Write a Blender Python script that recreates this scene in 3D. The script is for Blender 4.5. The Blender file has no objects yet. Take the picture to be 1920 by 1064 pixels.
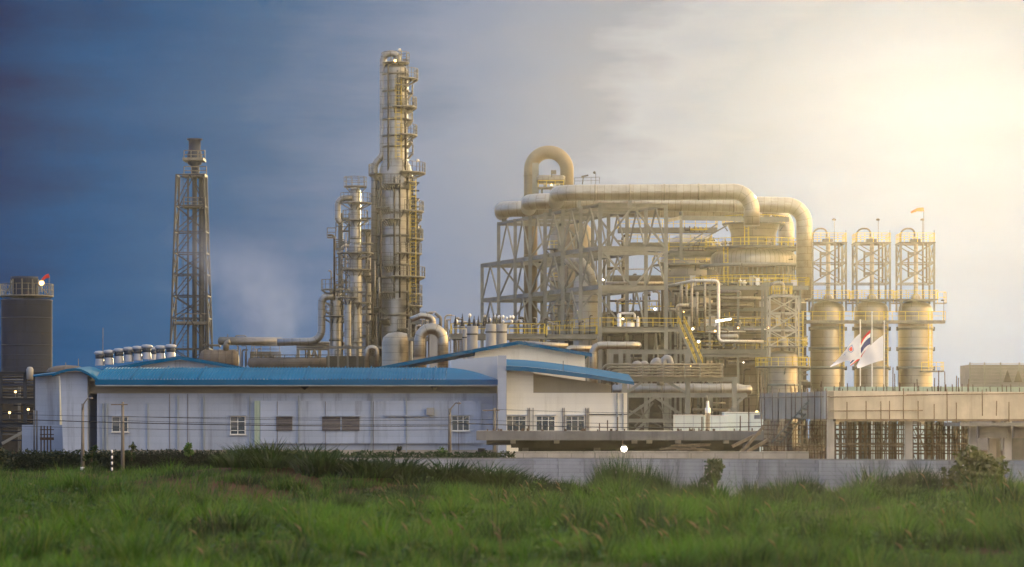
import bpy, math, random
import numpy as np
from mathutils import Vector, noise
R = math.radians
F, H, HOR, CX = 5333.0, 3.5, 790.0, 960.0      # focal length in photo pixels, eye height, horizon row, centre column
S = bpy.context.scene
COL = S.collection
rnd = random.Random(7)

def at(px, py, Y):
    return Vector(((px-CX)*Y/F, Y, H+(HOR-py)*Y/F))
def X(px, Y): return (px-CX)*Y/F
def Z(py, Y): return H+(HOR-py)*Y/F

WO = {}                                         # world offset of every object made here
class MB:
    """collects shapes in world coordinates, then links them as one mesh object"""
    def __init__(s): s.v=[]; s.f=[]; s.uv=[]; s.sm=[]
    def add(s, vs, fs, uvs=None, sm=False):
        b=len(s.v); s.v += [tuple(v) for v in vs]
        for i,f in enumerate(fs):
            s.f.append([b+k for k in f]); s.sm.append(sm)
            s.uv.append(uvs[i] if uvs else [(0.3,0.3)]*len(f))
        return s
    def box(s, x0,x1,y0,y1,z0,z1):
        v=[(x0,y0,z0),(x1,y0,z0),(x1,y1,z0),(x0,y1,z0),(x0,y0,z1),(x1,y0,z1),(x1,y1,z1),(x0,y1,z1)]
        return s.add(v,[(0,3,2,1),(4,5,6,7),(0,1,5,4),(1,2,6,5),(2,3,7,6),(3,0,4,7)])
    def prof(s, p, q, pts, up=(0,0,1)):
        """extrude a closed 2D outline pts (side, up) from p to q"""
        p=Vector(p); q=Vector(q); d=(q-p); L=d.length; d.normalize()
        u=Vector(up)
        if abs(d.dot(u))>0.98: u=Vector((0,1,0))
        a=d.cross(u).normalized(); u=a.cross(d).normalized()
        n=len(pts)
        v=[p+a*x+u*y for x,y in pts]+[q+a*x+u*y for x,y in pts]
        fs=[(i,(i+1)%n,n+(i+1)%n,n+i) for i in range(n)]+[tuple(range(n-1,-1,-1)),tuple(range(n,2*n))]
        return s.add(v,fs)
    def bar(s, p, q, w, h=None, up=(0,0,1)):
        h=h or w
        return s.prof(p,q,[(-w/2,-h/2),(w/2,-h/2),(w/2,h/2),(-w/2,h/2)],up)
    def ibar(s, p, q, w, h=None, t=None, up=(0,0,1)):
        h=h or w; t=t or 0.14*w; e=t
        o=[(-w/2,-h/2),(w/2,-h/2),(w/2,-h/2+e),(t/2,-h/2+e),(t/2,h/2-e),(w/2,h/2-e),(w/2,h/2),(-w/2,h/2),(-w/2,h/2-e),(-t/2,h/2-e),(-t/2,-h/2+e),(-w/2,-h/2+e)]
        p=Vector(p); q=Vector(q)
        d=(q-p).normalized(); u=Vector(up)
        if abs(d.dot(u))>0.98: u=Vector((0,1,0))
        a=d.cross(u).normalized(); u=a.cross(d).normalized()
        n=12
        v=[p+a*x+u*y for x,y in o]+[q+a*x+u*y for x,y in o]
        fs=[(i,(i+1)%n,n+(i+1)%n,n+i) for i in range(n)]
        for b,rv in ((0,True),(n,False)):
            for c in ((0,1,2,11),(3,4,9,10),(8,5,6,7)):
                c=[b+k for k in c]; fs.append(tuple(c[::-1] if rv else c))
        return s.add(v,fs)
    def tube(s, pts, r, n=12, cap=True):
        pts=[Vector(p) for p in pts]; m=len(pts)
        rs=r if isinstance(r,(list,tuple)) else [r]*m
        t0=(pts[1]-pts[0]).normalized()
        a=t0.cross(Vector((0,0,1)))
        if a.length<1e-3: a=Vector((1,0,0))
        a.normalize(); v=[]; L=0; ls=[]
        for i in range(m):
            t=((pts[min(i+1,m-1)]-pts[i]).normalized()+(pts[i]-pts[max(i-1,0)]).normalized())
            if t.length<1e-6: t=t0.copy()
            t.normalize()
            a=(a-t*a.dot(t)).normalized(); b=t.cross(a)
            if i: L+=(pts[i]-pts[i-1]).length
            ls.append(L)
            for k in range(n):
                w=2*math.pi*k/n
                v.append(pts[i]+(a*math.cos(w)+b*math.sin(w))*rs[i])
        fs=[];uv=[]
        for i in range(m-1):
            C=2*math.pi*max(rs[i],rs[i+1])
            for k in range(n):
                fs.append((i*n+k,i*n+(k+1)%n,(i+1)*n+(k+1)%n,(i+1)*n+k))
                c0,c1=C*k/n,C*(k+1)/n
                uv.append([(c0,ls[i]),(c1,ls[i]),(c1,ls[i+1]),(c0,ls[i+1])])
        s.add(v,fs,uv,True)
        if cap:
            b=len(s.v)-m*n
            s.f.append([b+k for k in range(n-1,-1,-1)]); s.f.append([b+(m-1)*n+k for k in range(n)])
            s.sm += [False,False]; s.uv += [[(0.3,0.3)]*n]*2
        return s
    def lathe(s, cx, cy, prof, n=32, a0=0.0, a1=2*math.pi):
        """prof = [(radius, z), ...] upward"""
        full=abs(a1-a0-2*math.pi)<1e-6
        k_=n if full else n+1
        v=[]; L=0; ls=[0]
        for i,(r,z) in enumerate(prof):
            if i: L+=math.hypot(r-prof[i-1][0],z-prof[i-1][1]); ls.append(L)
            for k in range(k_):
                w=a0+(a1-a0)*k/n
                v.append((cx+r*math.cos(w),cy+r*math.sin(w),z))
        Rm=max(p[0] for p in prof)
        fs=[];uv=[]
        for i in range(len(prof)-1):
            for k in range(n):
                j=(k+1)%k_
                fs.append((i*k_+k,i*k_+j,(i+1)*k_+j,(i+1)*k_+k))
                c0,c1=Rm*(a1-a0)*k/n,Rm*(a1-a0)*(k+1)/n
                uv.append([(c0,ls[i]),(c1,ls[i]),(c1,ls[i+1]),(c0,ls[i+1])])
        return s.add(v,fs,uv,True)
    def ext(s, poly, vec):
        """prism: 3D polygon swept along vec"""
        vec=Vector(vec); n=len(poly)
        v=[Vector(p) for p in poly]+[Vector(p)+vec for p in poly]
        fs=[tuple(range(n)),tuple(range(2*n-1,n-1,-1))]+[(i,n+i,n+(i+1)%n,(i+1)%n) for i in range(n)]
        return s.add(v,fs)
    def grid(s, rows, uvs=None, sm=True):
        nr,nc=len(rows),len(rows[0])
        v=[p for r in rows for p in r]
        fs=[(i*nc+j,i*nc+j+1,(i+1)*nc+j+1,(i+1)*nc+j) for i in range(nr-1) for j in range(nc-1)]
        uv=[[(j/(nc-1),i/(nr-1)),((j+1)/(nc-1),i/(nr-1)),((j+1)/(nc-1),(i+1)/(nr-1)),(j/(nc-1),(i+1)/(nr-1))] for i in range(nr-1) for j in range(nc-1)]
        return s.add(v,fs,uv,sm)
    def ball(s, c, r, n=10, m=6, sq=1.0):
        prof=[(max(r*math.cos(-math.pi/2+math.pi*i/m),0.001*r),c[2]+sq*r*math.sin(-math.pi/2+math.pi*i/m)) for i in range(m+1)]
        return s.lathe(c[0],c[1],prof,n)
    def rail(s, pts, h=1.1, step=1.6, w=0.07, mid=True):
        """guard rail standing on a polyline"""
        pts=[Vector(p) for p in pts]; up=Vector((0,0,1))
        for p,q in zip(pts,pts[1:]):
            s.bar(p+up*h,q+up*h,w)
            if mid: s.bar(p+up*h*.5,q+up*h*.5,w*.8)
            k=max(1,int(round((q-p).length/step)))
            for i in range(k): 
                b=p.lerp(q,i/k); s.bar(b,b+up*h,w)
        s.bar(pts[-1],pts[-1]+up*h,w)
        return s
    def build(s, name, mat, parent=None):
        m=bpy.data.meshes.new(name)
        arr=np.array(s.v,dtype=np.float64).reshape(-1,3)
        if parent is None:
            o0=Vector(((arr[:,0].min()+arr[:,0].max())/2,(arr[:,1].min()+arr[:,1].max())/2,arr[:,2].min()))
        else: o0=WO[parent.name]
        arr=arr-np.array(o0)
        m.from_pydata(arr.tolist(),[],s.f)
        uvl=m.uv_layers.new(name='UVMap')
        flat=np.array([c for f in s.uv for p in f for c in p],dtype=np.float32)
        uvl.data.foreach_set('uv',flat)
        m.polygons.foreach_set('use_smooth',np.array(s.sm,dtype=bool))
        m.materials.append(mat); m.validate(); m.update()
        o=bpy.data.objects.new(name,m); COL.objects.link(o)
        if parent is None: o.location=o0
        else: o.parent=parent
        WO[o.name]=Vector(o0)
        return o

def tag(o, label=None, cat=None, group=None, kind=None):
    if label: o['label']=label
    if cat: o['category']=cat
    if group: o['group']=group
    if kind: o['kind']=kind
    elif cat: o['kind']='thing'
    return o
def thing(name, label, cat, loc, group=None):
    o=bpy.data.objects.new(name,None); COL.objects.link(o); o.location=loc; o.empty_display_size=0.2
    WO[o.name]=Vector(loc)
    return tag(o,label,cat,group)
def copy_tree(o, parent=None):
    c=o.copy(); COL.objects.link(c)
    if parent: c.parent=parent
    for ch in list(o.children): copy_tree(ch,c)
    return c
def dup(o, loc, label=None, group=None, rz=None, sc=None):
    c=copy_tree(o); c.location=loc
    if label: c['label']=label
    if group: c['group']=group
    if rz is not None: c.rotation_euler.z=rz
    if sc is not None: c.scale=sc if hasattr(sc,'__len__') else (sc,sc,sc)
    return c
def fillet(pts, r, k=6):
    """round the corners of a polyline"""
    pts=[Vector(p) for p in pts]; out=[pts[0]]
    for a,b,c in zip(pts,pts[1:],pts[2:]):
        u=(a-b); w=(c-b); lu,lw=u.length,w.length; u.normalize(); w.normalize()
        ang=u.angle(w)
        if ang>3.1: out.append(b); continue
        t=min(r/math.tan(ang/2),lu*.49,lw*.49); rr=t*math.tan(ang/2)
        cen=b+(u+w).normalized()*(rr/math.sin(ang/2))
        p0=b+u*t; p1=b+w*t
        v0=(p0-cen); v1=(p1-cen); n=v0.cross(v1)
        if n.length<1e-9: out.append(b); continue
        th=v0.angle(v1)
        from mathutils import Quaternion
        for i in range(k+1): out.append(cen+Quaternion(n.normalized(),th*i/k)@v0)
    out.append(pts[-1]); return out

# ------------------------------------------------------------------ materials
def nodes(name):
    m=bpy.data.materials.new(name); m.use_nodes=True
    nt=m.node_tree; nt.nodes.clear()
    return m,nt,nt.nodes,nt.links
def N(nt,t,**k):
    n=nt.nodes.new(t)
    for a,b in k.items():
        if a.startswith('i_'): n.inputs[a[2:].replace('_',' ')].default_value=b
        else: setattr(n,a,b)
    return n
def mth(nt,op,a,b=None,c=None,clamp=False):
    n=nt.nodes.new('ShaderNodeMath'); n.operation=op; n.use_clamp=clamp
    for i,x in enumerate((a,b,c)):
        if x is None: continue
        if isinstance(x,(int,float)): n.inputs[i].default_value=x
        else: nt.links.new(x,n.inputs[i])
    return n.outputs[0]
def mixc(nt,fac,a,b,mode='MIX'):
    n=nt.nodes.new('ShaderNodeMix'); n.data_type='RGBA'; n.blend_type=mode
    for i,x in ((0,fac),(6,a),(7,b)):
        if isinstance(x,(int,float)): n.inputs[i].default_value=x
        elif isinstance(x,(tuple,list)): n.inputs[i].default_value=tuple(x)+((1,) if len(x)==3 else ())
        else: nt.links.new(x,n.inputs[i])
    return n.outputs[2]
def mrange(nt,x,a,b,c=0.0,d=1.0,smooth=True):
    n=nt.nodes.new('ShaderNodeMapRange'); n.clamp=True
    n.interpolation_type='SMOOTHSTEP' if smooth else 'LINEAR'
    nt.links.new(x,n.inputs[0])
    for i,v in ((1,a),(2,b),(3,c),(4,d)): n.inputs[i].default_value=v
    return n.outputs[0]
def coords(nt, sc=(1,1,1), rand=True, out='Object'):
    tc=nt.nodes.new('ShaderNodeTexCoord'); mp=nt.nodes.new('ShaderNodeMapping')
    nt.links.new(tc.outputs[out],mp.inputs['Vector']); mp.inputs['Scale'].default_value=sc
    if not rand: return mp.outputs[0]
    oi=nt.nodes.new('ShaderNodeObjectInfo'); va=nt.nodes.new('ShaderNodeVectorMath'); va.operation='ADD'
    nt.links.new(mp.outputs[0],va.inputs[0]); nt.links.new(mth(nt,'MULTIPLY',oi.outputs['Random'],57.0),va.inputs[1])
    return va.outputs[0]
def tex(nt, vec, scale, detail=4, rough=.6):
    n=N(nt,'ShaderNodeTexNoise'); n.inputs['Scale'].default_value=scale; n.inputs['Detail'].default_value=detail; n.inputs['Roughness'].default_value=rough
    nt.links.new(vec,n.inputs['Vector']); return n.outputs[0]
def mul(c,k): return tuple(min(1,x*k) for x in c)

def pm(name, col, rough=.6, metal=0.0, var=.18, scale=.8, streak=0.0, streakcol=None, rust=0.0, clad=None, brick=None, bump=.0, bscale=3, objvar=.08, spec=.4):
    """painted / metal / concrete surface with mottling, runs, rust patches and optional seams"""
    m,nt,nd,lk=nodes(name)
    out=N(nt,'ShaderNodeOutputMaterial'); b=N(nt,'ShaderNodeBsdfPrincipled')
    lk.new(b.outputs[0],out.inputs[0])
    v=coords(nt)
    c=mixc(nt,mrange(nt,tex(nt,v,scale,5),.3,.7),mul(col,1-var),mul(col,1+var))
    if objvar:
        oi=N(nt,'ShaderNodeObjectInfo')
        k=mth(nt,'MULTIPLY_ADD',oi.outputs['Random'],2*objvar,1-objvar)
        hs=N(nt,'ShaderNodeHueSaturation'); lk.new(k,hs.inputs['Value']); lk.new(c,hs.inputs['Color']); c=hs.outputs[0]
    if streak:
        v2=coords(nt,(1,1,.07)); f=mrange(nt,tex(nt,v2,1.6*max(scale,.6),5,.7),.48,.78,0,streak)
        c=mixc(nt,f,c,streakcol or mul(col,.45))
    if rust:
        f=mrange(nt,tex(nt,v,2.3*scale,6,.7),.6,.72,0,rust)
        c=mixc(nt,f,c,(.19,.09,.04))
    bsrc=None
    if clad:
        uv=N(nt,'ShaderNodeUVMap')
        bt=N(nt,'ShaderNodeTexBrick'); lk.new(uv.outputs[0],bt.inputs['Vector'])
        bt.inputs['Scale'].default_value=1; bt.inputs['Brick Width'].default_value=clad[0]; bt.inputs['Row Height'].default_value=clad[1]
        bt.inputs['Mortar Size'].default_value=clad[2]; bt.inputs['Mortar Smooth'].default_value=.3
        bt.inputs['Color1'].default_value=(1,1,1,1); bt.inputs['Color2'].default_value=(.90,.90,.90,1); bt.inputs['Mortar'].default_value=(.55,.5,.45,1)
        c=mixc(nt,1.0,c,bt.outputs['Color'],'MULTIPLY'); bsrc=bt.outputs['Fac']
    if brick:
        w=coords(nt,(1,1,1),False); sx=N(nt,'ShaderNodeSeparateXYZ'); lk.new(w,sx.inputs[0])
        cb=N(nt,'ShaderNodeCombineXYZ'); lk.new(mth(nt,'ADD',sx.outputs[0],sx.outputs[1]),cb.inputs[0]); lk.new(sx.outputs[2],cb.inputs[1])
        bt=N(nt,'ShaderNodeTexBrick'); lk.new(cb.outputs[0],bt.inputs['Vector'])
        bt.inputs['Scale'].default_value=1; bt.inputs['Brick Width'].default_value=brick[0]; bt.inputs['Row Height'].default_value=brick[1]
        bt.inputs['Mortar Size'].default_value=brick[2]; bt.inputs['Mortar Smooth'].default_value=.2
        k=brick[3] if len(brick)>3 else .72
        bt.offset=brick[4] if len(brick)>4 else .5
        bt.inputs['Color1'].default_value=(1,1,1,1); bt.inputs['Color2'].default_value=(.93,.93,.93,1); bt.inputs['Mortar'].default_value=(k,k,k,1)
        c=mixc(nt,1.0,c,bt.outputs['Color'],'MULTIPLY'); bsrc=bt.outputs['Fac']
    lk.new(c,b.inputs['Base Color'])
    b.inputs['Metallic'].default_value=metal; b.inputs['Specular IOR Level'].default_value=spec
    dv=0 if metal>.7 else .04 if metal>.3 else .12
    lk.new(mrange(nt,tex(nt,v,scale*1.1,3),.2,.8,max(.05,rough-dv),min(1,rough+dv),False),b.inputs['Roughness'])
    if bump or bsrc is not None:
        bm=N(nt,'ShaderNodeBump'); bm.inputs['Strength'].default_value=.35; bm.inputs['Distance'].default_value=.03
        hgt=tex(nt,v,bscale,5)
        if bsrc is not None:
            hgt=mth(nt,'SUBTRACT',mth(nt,'MULTIPLY',hgt,max(bump,.05)),bsrc)
        lk.new(hgt,bm.inputs['Height']); lk.new(bm.outputs[0],b.inputs['Normal'])
    return m
def glow(name,col,k):
    m,nt,nd,lk=nodes(name); out=N(nt,'ShaderNodeOutputMaterial'); e=N(nt,'ShaderNodeEmission')
    e.inputs[0].default_value=col+(1,); e.inputs[1].default_value=k; lk.new(e.outputs[0],out.inputs[0]); return m
def leafm(name, c1, c2, tr=.35, c3=None):
    m,nt,nd,lk=nodes(name); out=N(nt,'ShaderNodeOutputMaterial')
    g=N(nt,'ShaderNodeNewGeometry')
    v=coords(nt,(1,1,1)); f=mth(nt,'MULTIPLY_ADD',g.outputs['Random Per Island'],.40,mth(nt,'MULTIPLY',mrange(nt,tex(nt,v,.30,4),.32,.68,0,1,False),.62))
    c=mixc(nt,mrange(nt,f,.12,.9),c1,c2)
    if c3: c=mixc(nt,mrange(nt,g.outputs['Random Per Island'],.86,.93,0,.8),c,c3)
    d=N(nt,'ShaderNodeBsdfDiffuse'); t=N(nt,'ShaderNodeBsdfTranslucent'); gl=N(nt,'ShaderNodeBsdfGlossy'); gl.inputs['Roughness'].default_value=.5
    lk.new(c,d.inputs[0]); lk.new(mixc(nt,1,c,(1.2,1.15,.5),'MULTIPLY'),t.inputs[0])
    a=N(nt,'ShaderNodeMixShader'); a.inputs[0].default_value=tr; lk.new(d.outputs[0],a.inputs[1]); lk.new(t.outputs[0],a.inputs[2])
    a2=N(nt,'ShaderNodeMixShader'); a2.inputs[0].default_value=.04; lk.new(a.outputs[0],a2.inputs[1]); lk.new(gl.outputs[0],a2.inputs[2])
    lk.new(a2.outputs[0],out.inputs[0]); return m

M={}
M['steel']=pm('structural_steel_paint',(0.195,0.195,0.176),.55,.1,.14,.5,.25,None,.25)
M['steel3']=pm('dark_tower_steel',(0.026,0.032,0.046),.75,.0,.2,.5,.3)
M['steel2']=pm('weathered_steel_paint',(0.125,0.12,0.105),.6,.15,.2,.5,.35,None,.4)
M['clad']=pm('aluminium_cladding',(0.36,0.32,0.265),.30,.85,.12,.6,.0,(0.1924,0.1554,0.111),.0,(7.0,1.0,.03))
M['clad2']=pm('dull_aluminium_cladding',(0.2664,0.2368,0.1924),.40,.8,.15,.5,.0,(0.1258,0.1036,0.074),.0,(8.0,.9,.03))
M['shell']=pm('vessel_cladding',(0.30,0.255,0.195),.28,.8,.16,.25,.15,(0.148,0.1147,0.074),.0,(7.5,1.15,.04))
M['rib']=pm('ribbed_dome_cladding',(0.3404,0.3108,0.2664),.42,.8,.1,.4,.0,None,0,(.75,9.0,.05))
M['tan']=pm('tan_insulated_pipe',(0.222,0.1739,0.1147),.6,.15,.12,.4,.25,(0.148,0.0962,0.0592))
M['pipe']=pm('grey_pipe_paint',(0.165,0.15,0.125),.42,.5,.2,.9,.2,None,.3)
M['pipebright']=pm('bright_jacket',(.74,.71,.66),.34,.85,.08,.8,0,None,0,(4,1.2,.02))
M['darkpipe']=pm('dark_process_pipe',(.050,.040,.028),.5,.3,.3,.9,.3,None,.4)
M['yellow']=pm('yellow_safety_paint',(.62,.45,.05),.5,0,.12,1.5,.1)
M['reactor']=pm('pale_reactor_cladding',(.42,.395,.35),.4,.5,.1,.4,.1,None,0,(6,1.1,.03))
M['shellcool']=pm('weathered_tower_cladding',(.27,.262,.25),.34,.75,.18,.3,.25,(.12,.11,.1),.12,(6.5,1.3,.05))
M['deck']=pm('steel_grating_deck',(0.1776,0.1702,0.148),.7,.3,.2,1.5,.0,None,.3)
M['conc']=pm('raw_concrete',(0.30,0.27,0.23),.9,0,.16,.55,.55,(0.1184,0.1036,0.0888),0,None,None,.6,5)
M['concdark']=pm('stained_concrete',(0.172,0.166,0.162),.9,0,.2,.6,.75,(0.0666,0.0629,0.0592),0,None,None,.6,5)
M['concshade']=pm('shade_dark_concrete',(.055,.05,.048),.9,0,.25,.6,.5)  # shade under the deck slab is put into this concrete colour
M['palesteel']=pm('pale_galvanised_steel',(.46,.44,.38),.5,.2,.1,.6,.1)
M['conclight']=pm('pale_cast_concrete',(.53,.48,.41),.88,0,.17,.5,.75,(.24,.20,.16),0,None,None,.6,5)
M['block']=pm('painted_block_wall',(0.3996,0.3774,0.3626),.88,0,.16,.4,.9,(0.1776,0.1665,0.1554),0,None,(.9,.19,.012,.74),.6,6,.16)
M['blocktop']=pm('concrete_block_course',(0.3256,0.296,0.2664),.9,0,.2,.7,.3,None,0,None,(1.2,.34,.02,.6),.5,6)
M['wall']=pm('dim_tinted_white_panels',(0.345,0.395,0.50),.7,0,.09,.22,.85,(0.16,0.175,0.205),0,None,(60,.55,.016,.86))  # white panels; blue dimness over the left side is mixed into their colour
M['wallcream']=pm('cream_wall_panels',(.82,.78,.68),.65,0,.06,.15,.45,(.52,.47,.37),0,None,(60,.55,.014,.9))
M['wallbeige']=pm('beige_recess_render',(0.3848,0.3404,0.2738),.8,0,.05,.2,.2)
M['wallshade']=pm('shade_blue_render',(0.3108,0.3552,0.444),.7,0,.05,.2,.2)  # bluish shade on the wall between the halls, put into its colour
M['roof']=pm('blue_roof_sheet',(0.0003,0.103,0.235),.7,.0,.14,.15,.2,(0.008,0.09,0.21),spec=.12)
M['fascia']=pm('blue_fascia',(0.0003,0.085,0.20),.7,0,.1,.3,.2,spec=.12)
M['frame']=pm('white_window_frame',(.68,.66,.62),.5)
M['glass']=pm('dark_window_glass',(.02,.03,.035),.08,0,.3,1,spec=.9)
M['louvre']=pm('grey_louvre',(0.1628,0.148,0.1554),.6,.2,.12,1)
M['pipedown']=pm('downpipe_grey',(0.259,0.296,0.333),.5)
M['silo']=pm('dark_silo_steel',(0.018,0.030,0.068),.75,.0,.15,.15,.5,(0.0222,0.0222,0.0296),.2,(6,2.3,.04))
M['vent']=pm('white_vent_cowl',(0.28,0.29,0.33),.4,.2,.1,2)
M['ventdark']=pm('dark_vent_throat',(0.037,0.0444,0.0592),.5,.2)
M['pole']=pm('concrete_pole',(0.1628,0.148,0.1332),.85,0,.15,2)
M['wire']=pm('black_cable',(0.0222,0.0222,0.0259),.6)
M['insul']=pm('brown_porcelain',(0.0222,0.0185,0.0185),.25)
M['tankgrey']=pm('grey_tank_paint',(0.2664,0.259,0.2516),.55,.1,.08,.8,.3)
M['scaf']=pm('rusty_scaffold_tube',(0.148,0.0999,0.0629),.7,.2,.3,2,0,None,.4)
M['rebar']=pm('rusty_rebar',(0.0962,0.0592,0.037),.8,.2,.3,3)
M['timber']=pm('weathered_timber',(0.1702,0.1295,0.0925),.8,0,.3,2)
M['blindcloth']=pm('grey_blind_cloth',(.16,.17,.18),.8)
M['cabinet']=pm('pale_cabinet',(.5,.48,.42),.5,.1,.1,1)
M['cabin']=pm('pale_site_cabin',(.62,.70,.70),.55,0,.06,.5,.2)
M['green']=pm('pale_green_hoarding',(0.3404,0.4144,0.3256),.6,0,.08,.5,.2,None,0,None,(1.0,60,.03,.8,0))
M['flagw']=pm('white_flag_cloth',(.80,.77,.76),.85,0,.04)
M['flagr']=pm('red_flag_cloth',(.62,.06,.05),.85); M['flagb']=pm('navy_flag_cloth',(.03,.04,.16),.85); M['blueink']=pm('blue_print',(.12,.2,.5),.85)
M['orange']=pm('orange_windsock_cloth',(.75,.22,.04),.85); M['redcloth']=pm('red_windsock_cloth',(.75,.05,.03),.85)
M['black']=pm('black_paint',(0.0185,0.0185,0.0222),.6)
M['rustytank']=pm('rusty_tank',(0.14,0.112,0.09),.65,.2,.25,.5,.5,None,.6,(1.5,6,.04))
M['lampglintw']=glow('lit_lamp_and_glint_white',(1,.93,.78),9.0)
M['lampy']=glow('lit_lamp_warm',(1,.62,.22),6.0)
M['leafd']=leafm('dark_hedge_leaf',(0.0048,0.0128,0.0072),(0.0104,0.0272,0.0104),.2)
M['leafm']=leafm('mid_green_leaf',(0.0112,0.0304,0.0072),(0.0272,0.06,0.0128),.35)
M['leafl']=leafm('light_green_leaf',(0.04,0.104,0.016),(0.088,0.176,0.036),.4)
M['leafy']=leafm('olive_leaf',(0.028,0.036,0.0064),(0.08,0.092,0.016),.35)
M['grass']=leafm('field_grass_blade',(0.0028,0.017,0.003),(0.066,0.172,0.008),.52,(0.104,0.122,0.024))
M['clump']=leafm('tall_grass_blade',(0.0048,0.0208,0.0048),(0.0288,0.068,0.0104),.38)
M['clumpl']=leafm('light_tall_grass_blade',(0.016,0.048,0.0064),(0.06,0.12,0.0144),.42)
M['weed']=leafm('weed_leaf',(0.0096,0.0336,0.0056),(0.056,0.12,0.016),.4)
M['seed']=leafm('dry_seed_head',(0.104,0.072,0.036),(0.192,0.144,0.072),.3)
M['bark']=pm('bark',(0.0666,0.0518,0.037),.9)
# ------------------------------------------------------------------ camera, sky, sun
cam=bpy.data.cameras.new('camera'); co=bpy.data.objects.new('camera',cam); COL.objects.link(co)
co.location=(0,0,H); co.rotation_euler=(R(90),0,0)
cam.sensor_width=36; cam.lens=F*36/1920; cam.shift_y=(HOR-532)/1920; cam.clip_start=.5; cam.clip_end=6000
cam.dof.use_dof=True; cam.dof.focus_distance=240; cam.dof.aperture_fstop=1.0
S.camera=co
SAZ,SEL=R(8.9),R(6.4)
sun=bpy.data.lights.new('sun','SUN'); sun.energy=3.0; sun.angle=R(.5); sun.color=(1,.79,.40)
so=bpy.data.objects.new('sun',sun); COL.objects.link(so); so.rotation_euler=(R(90)-SEL,0,math.pi-SAZ)
so.rotation_euler=Vector((-math.sin(SAZ)*math.cos(SEL),-math.cos(SAZ)*math.cos(SEL),-math.sin(SEL))).to_track_quat('-Z','Y').to_euler()

wd=bpy.data.worlds.new('World'); S.world=wd; wd.use_nodes=True
nt=wd.node_tree; nt.nodes.clear()
out=N(nt,'ShaderNodeOutputWorld'); bg=N(nt,'ShaderNodeBackground'); nt.links.new(bg.outputs[0],out.inputs[0])
sky=N(nt,'ShaderNodeTexSky'); sky.sky_type='NISHITA'; sky.sun_disc=False; sky.sun_elevation=SEL; sky.sun_rotation=SAZ; sky.dust_density=2
tc=N(nt,'ShaderNodeTexCoord'); sx=N(nt,'ShaderNodeSeparateXYZ'); nt.links.new(tc.outputs['Generated'],sx.inputs[0])
nx,ny,nz=sx.outputs
mp=N(nt,'ShaderNodeMapping'); mp.inputs['Scale'].default_value=(7,7,42); mp.inputs['Rotation'].default_value=(0,R(-4),0); nt.links.new(tc.outputs['Generated'],mp.inputs[0])
st=tex(nt,mp.outputs[0],1.3,5,.55)
mp2=N(nt,'ShaderNodeMapping'); mp2.inputs['Scale'].default_value=(16,16,28); nt.links.new(tc.outputs['Generated'],mp2.inputs[0])
st2=tex(nt,mp2.outputs[0],1.1,5,.6)
# cloud brightness falls with the angle from the bright gap in the clouds
gx=(1730-CX)/F; gz=(HOR-240)/F
dx=mth(nt,'SUBTRACT',nx,gx); dz0=mth(nt,'SUBTRACT',nz,gz); dz=mth(nt,'MAXIMUM',mth(nt,'MULTIPLY',dz0,1.6),mth(nt,'MULTIPLY',dz0,-.85))
d=mth(nt,'SQRT',mth(nt,'ADD',mth(nt,'MULTIPLY',dx,dx),mth(nt,'MULTIPLY',dz,dz)))
d=mth(nt,'ADD',d,mth(nt,'MULTIPLY',mth(nt,'SUBTRACT',st,.5),.085))
d=mth(nt,'ADD',d,mth(nt,'MULTIPLY',mth(nt,'SUBTRACT',st2,.5),.05))
d=mth(nt,'SUBTRACT',d,mth(nt,'MULTIPLY',mrange(nt,nz,.10,.01),.04))
cr=N(nt,'ShaderNodeValToRGB'); nt.links.new(mth(nt,'MULTIPLY',d,1/.36,None,True),cr.inputs[0])
stops=[(0,(.26,.37,.56)),(250,(.24,.33,.50)),(400,(.23,.31,.45)),(540,(.29,.35,.47)),(640,(.21,.26,.37)),(760,(.20,.26,.385)),(900,(.17,.24,.385)),(1080,(.085,.165,.315)),(1250,(.025,.112,.262)),(1500,(.0,.078,.225)),(1800,(.0,.018,.09))]
el=cr.color_ramp.elements
while len(el)<len(stops): el.new(.5)
for e,(p,c) in zip(el,stops): e.position=p/F/.36; e.color=c+(1,)
# purple-grey smoke bank low on the left
front=cr.outputs[0]
side=N(nt,'ShaderNodeValToRGB'); nt.links.new(mth(nt,'MULTIPLY_ADD',nx,.5,.5),side.inputs[0])
e=side.color_ramp.elements
AMB=2.35
e[0].color=(.17*AMB,.27*AMB,.50*AMB,1); e[0].position=.08
e[1].color=(2.5*AMB,1.75*AMB,.85*AMB,1); e[1].position=.95
k=e.new(.5); k.color=(.50*AMB,.53*AMB,.60*AMB,1)
k=e.new(.74); k.color=(.70*AMB,.66*AMB,.60*AMB,1)
amb=mixc(nt,mrange(nt,st,.3,.7,0,.35),side.outputs[0],(.30,.33,.38))
front2=mixc(nt,mrange(nt,ny,.955,.80),front,amb)
cl=mixc(nt,mrange(nt,nz,-.02,-.12),front2,(.10,.10,.08))
skyc=N(nt,'ShaderNodeMix'); skyc.data_type='RGBA'; skyc.blend_type='MIX'; skyc.inputs[0].default_value=.997
sk=N(nt,'ShaderNodeVectorMath'); sk.operation='SCALE'; sk.inputs[3].default_value=.05; nt.links.new(sky.outputs[0],sk.inputs[0])
nt.links.new(sk.outputs[0],skyc.inputs[6]); nt.links.new(cl,skyc.inputs[7])
nt.links.new(skyc.outputs[2],bg.inputs[0]); bg.inputs[1].default_value=1.0
S.cycles.volume_bounces=2
vs=S.view_settings; vs.view_transform='Standard'; vs.look='None'; vs.gamma=1; vs.exposure=0; vs.use_curve_mapping=False

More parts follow.
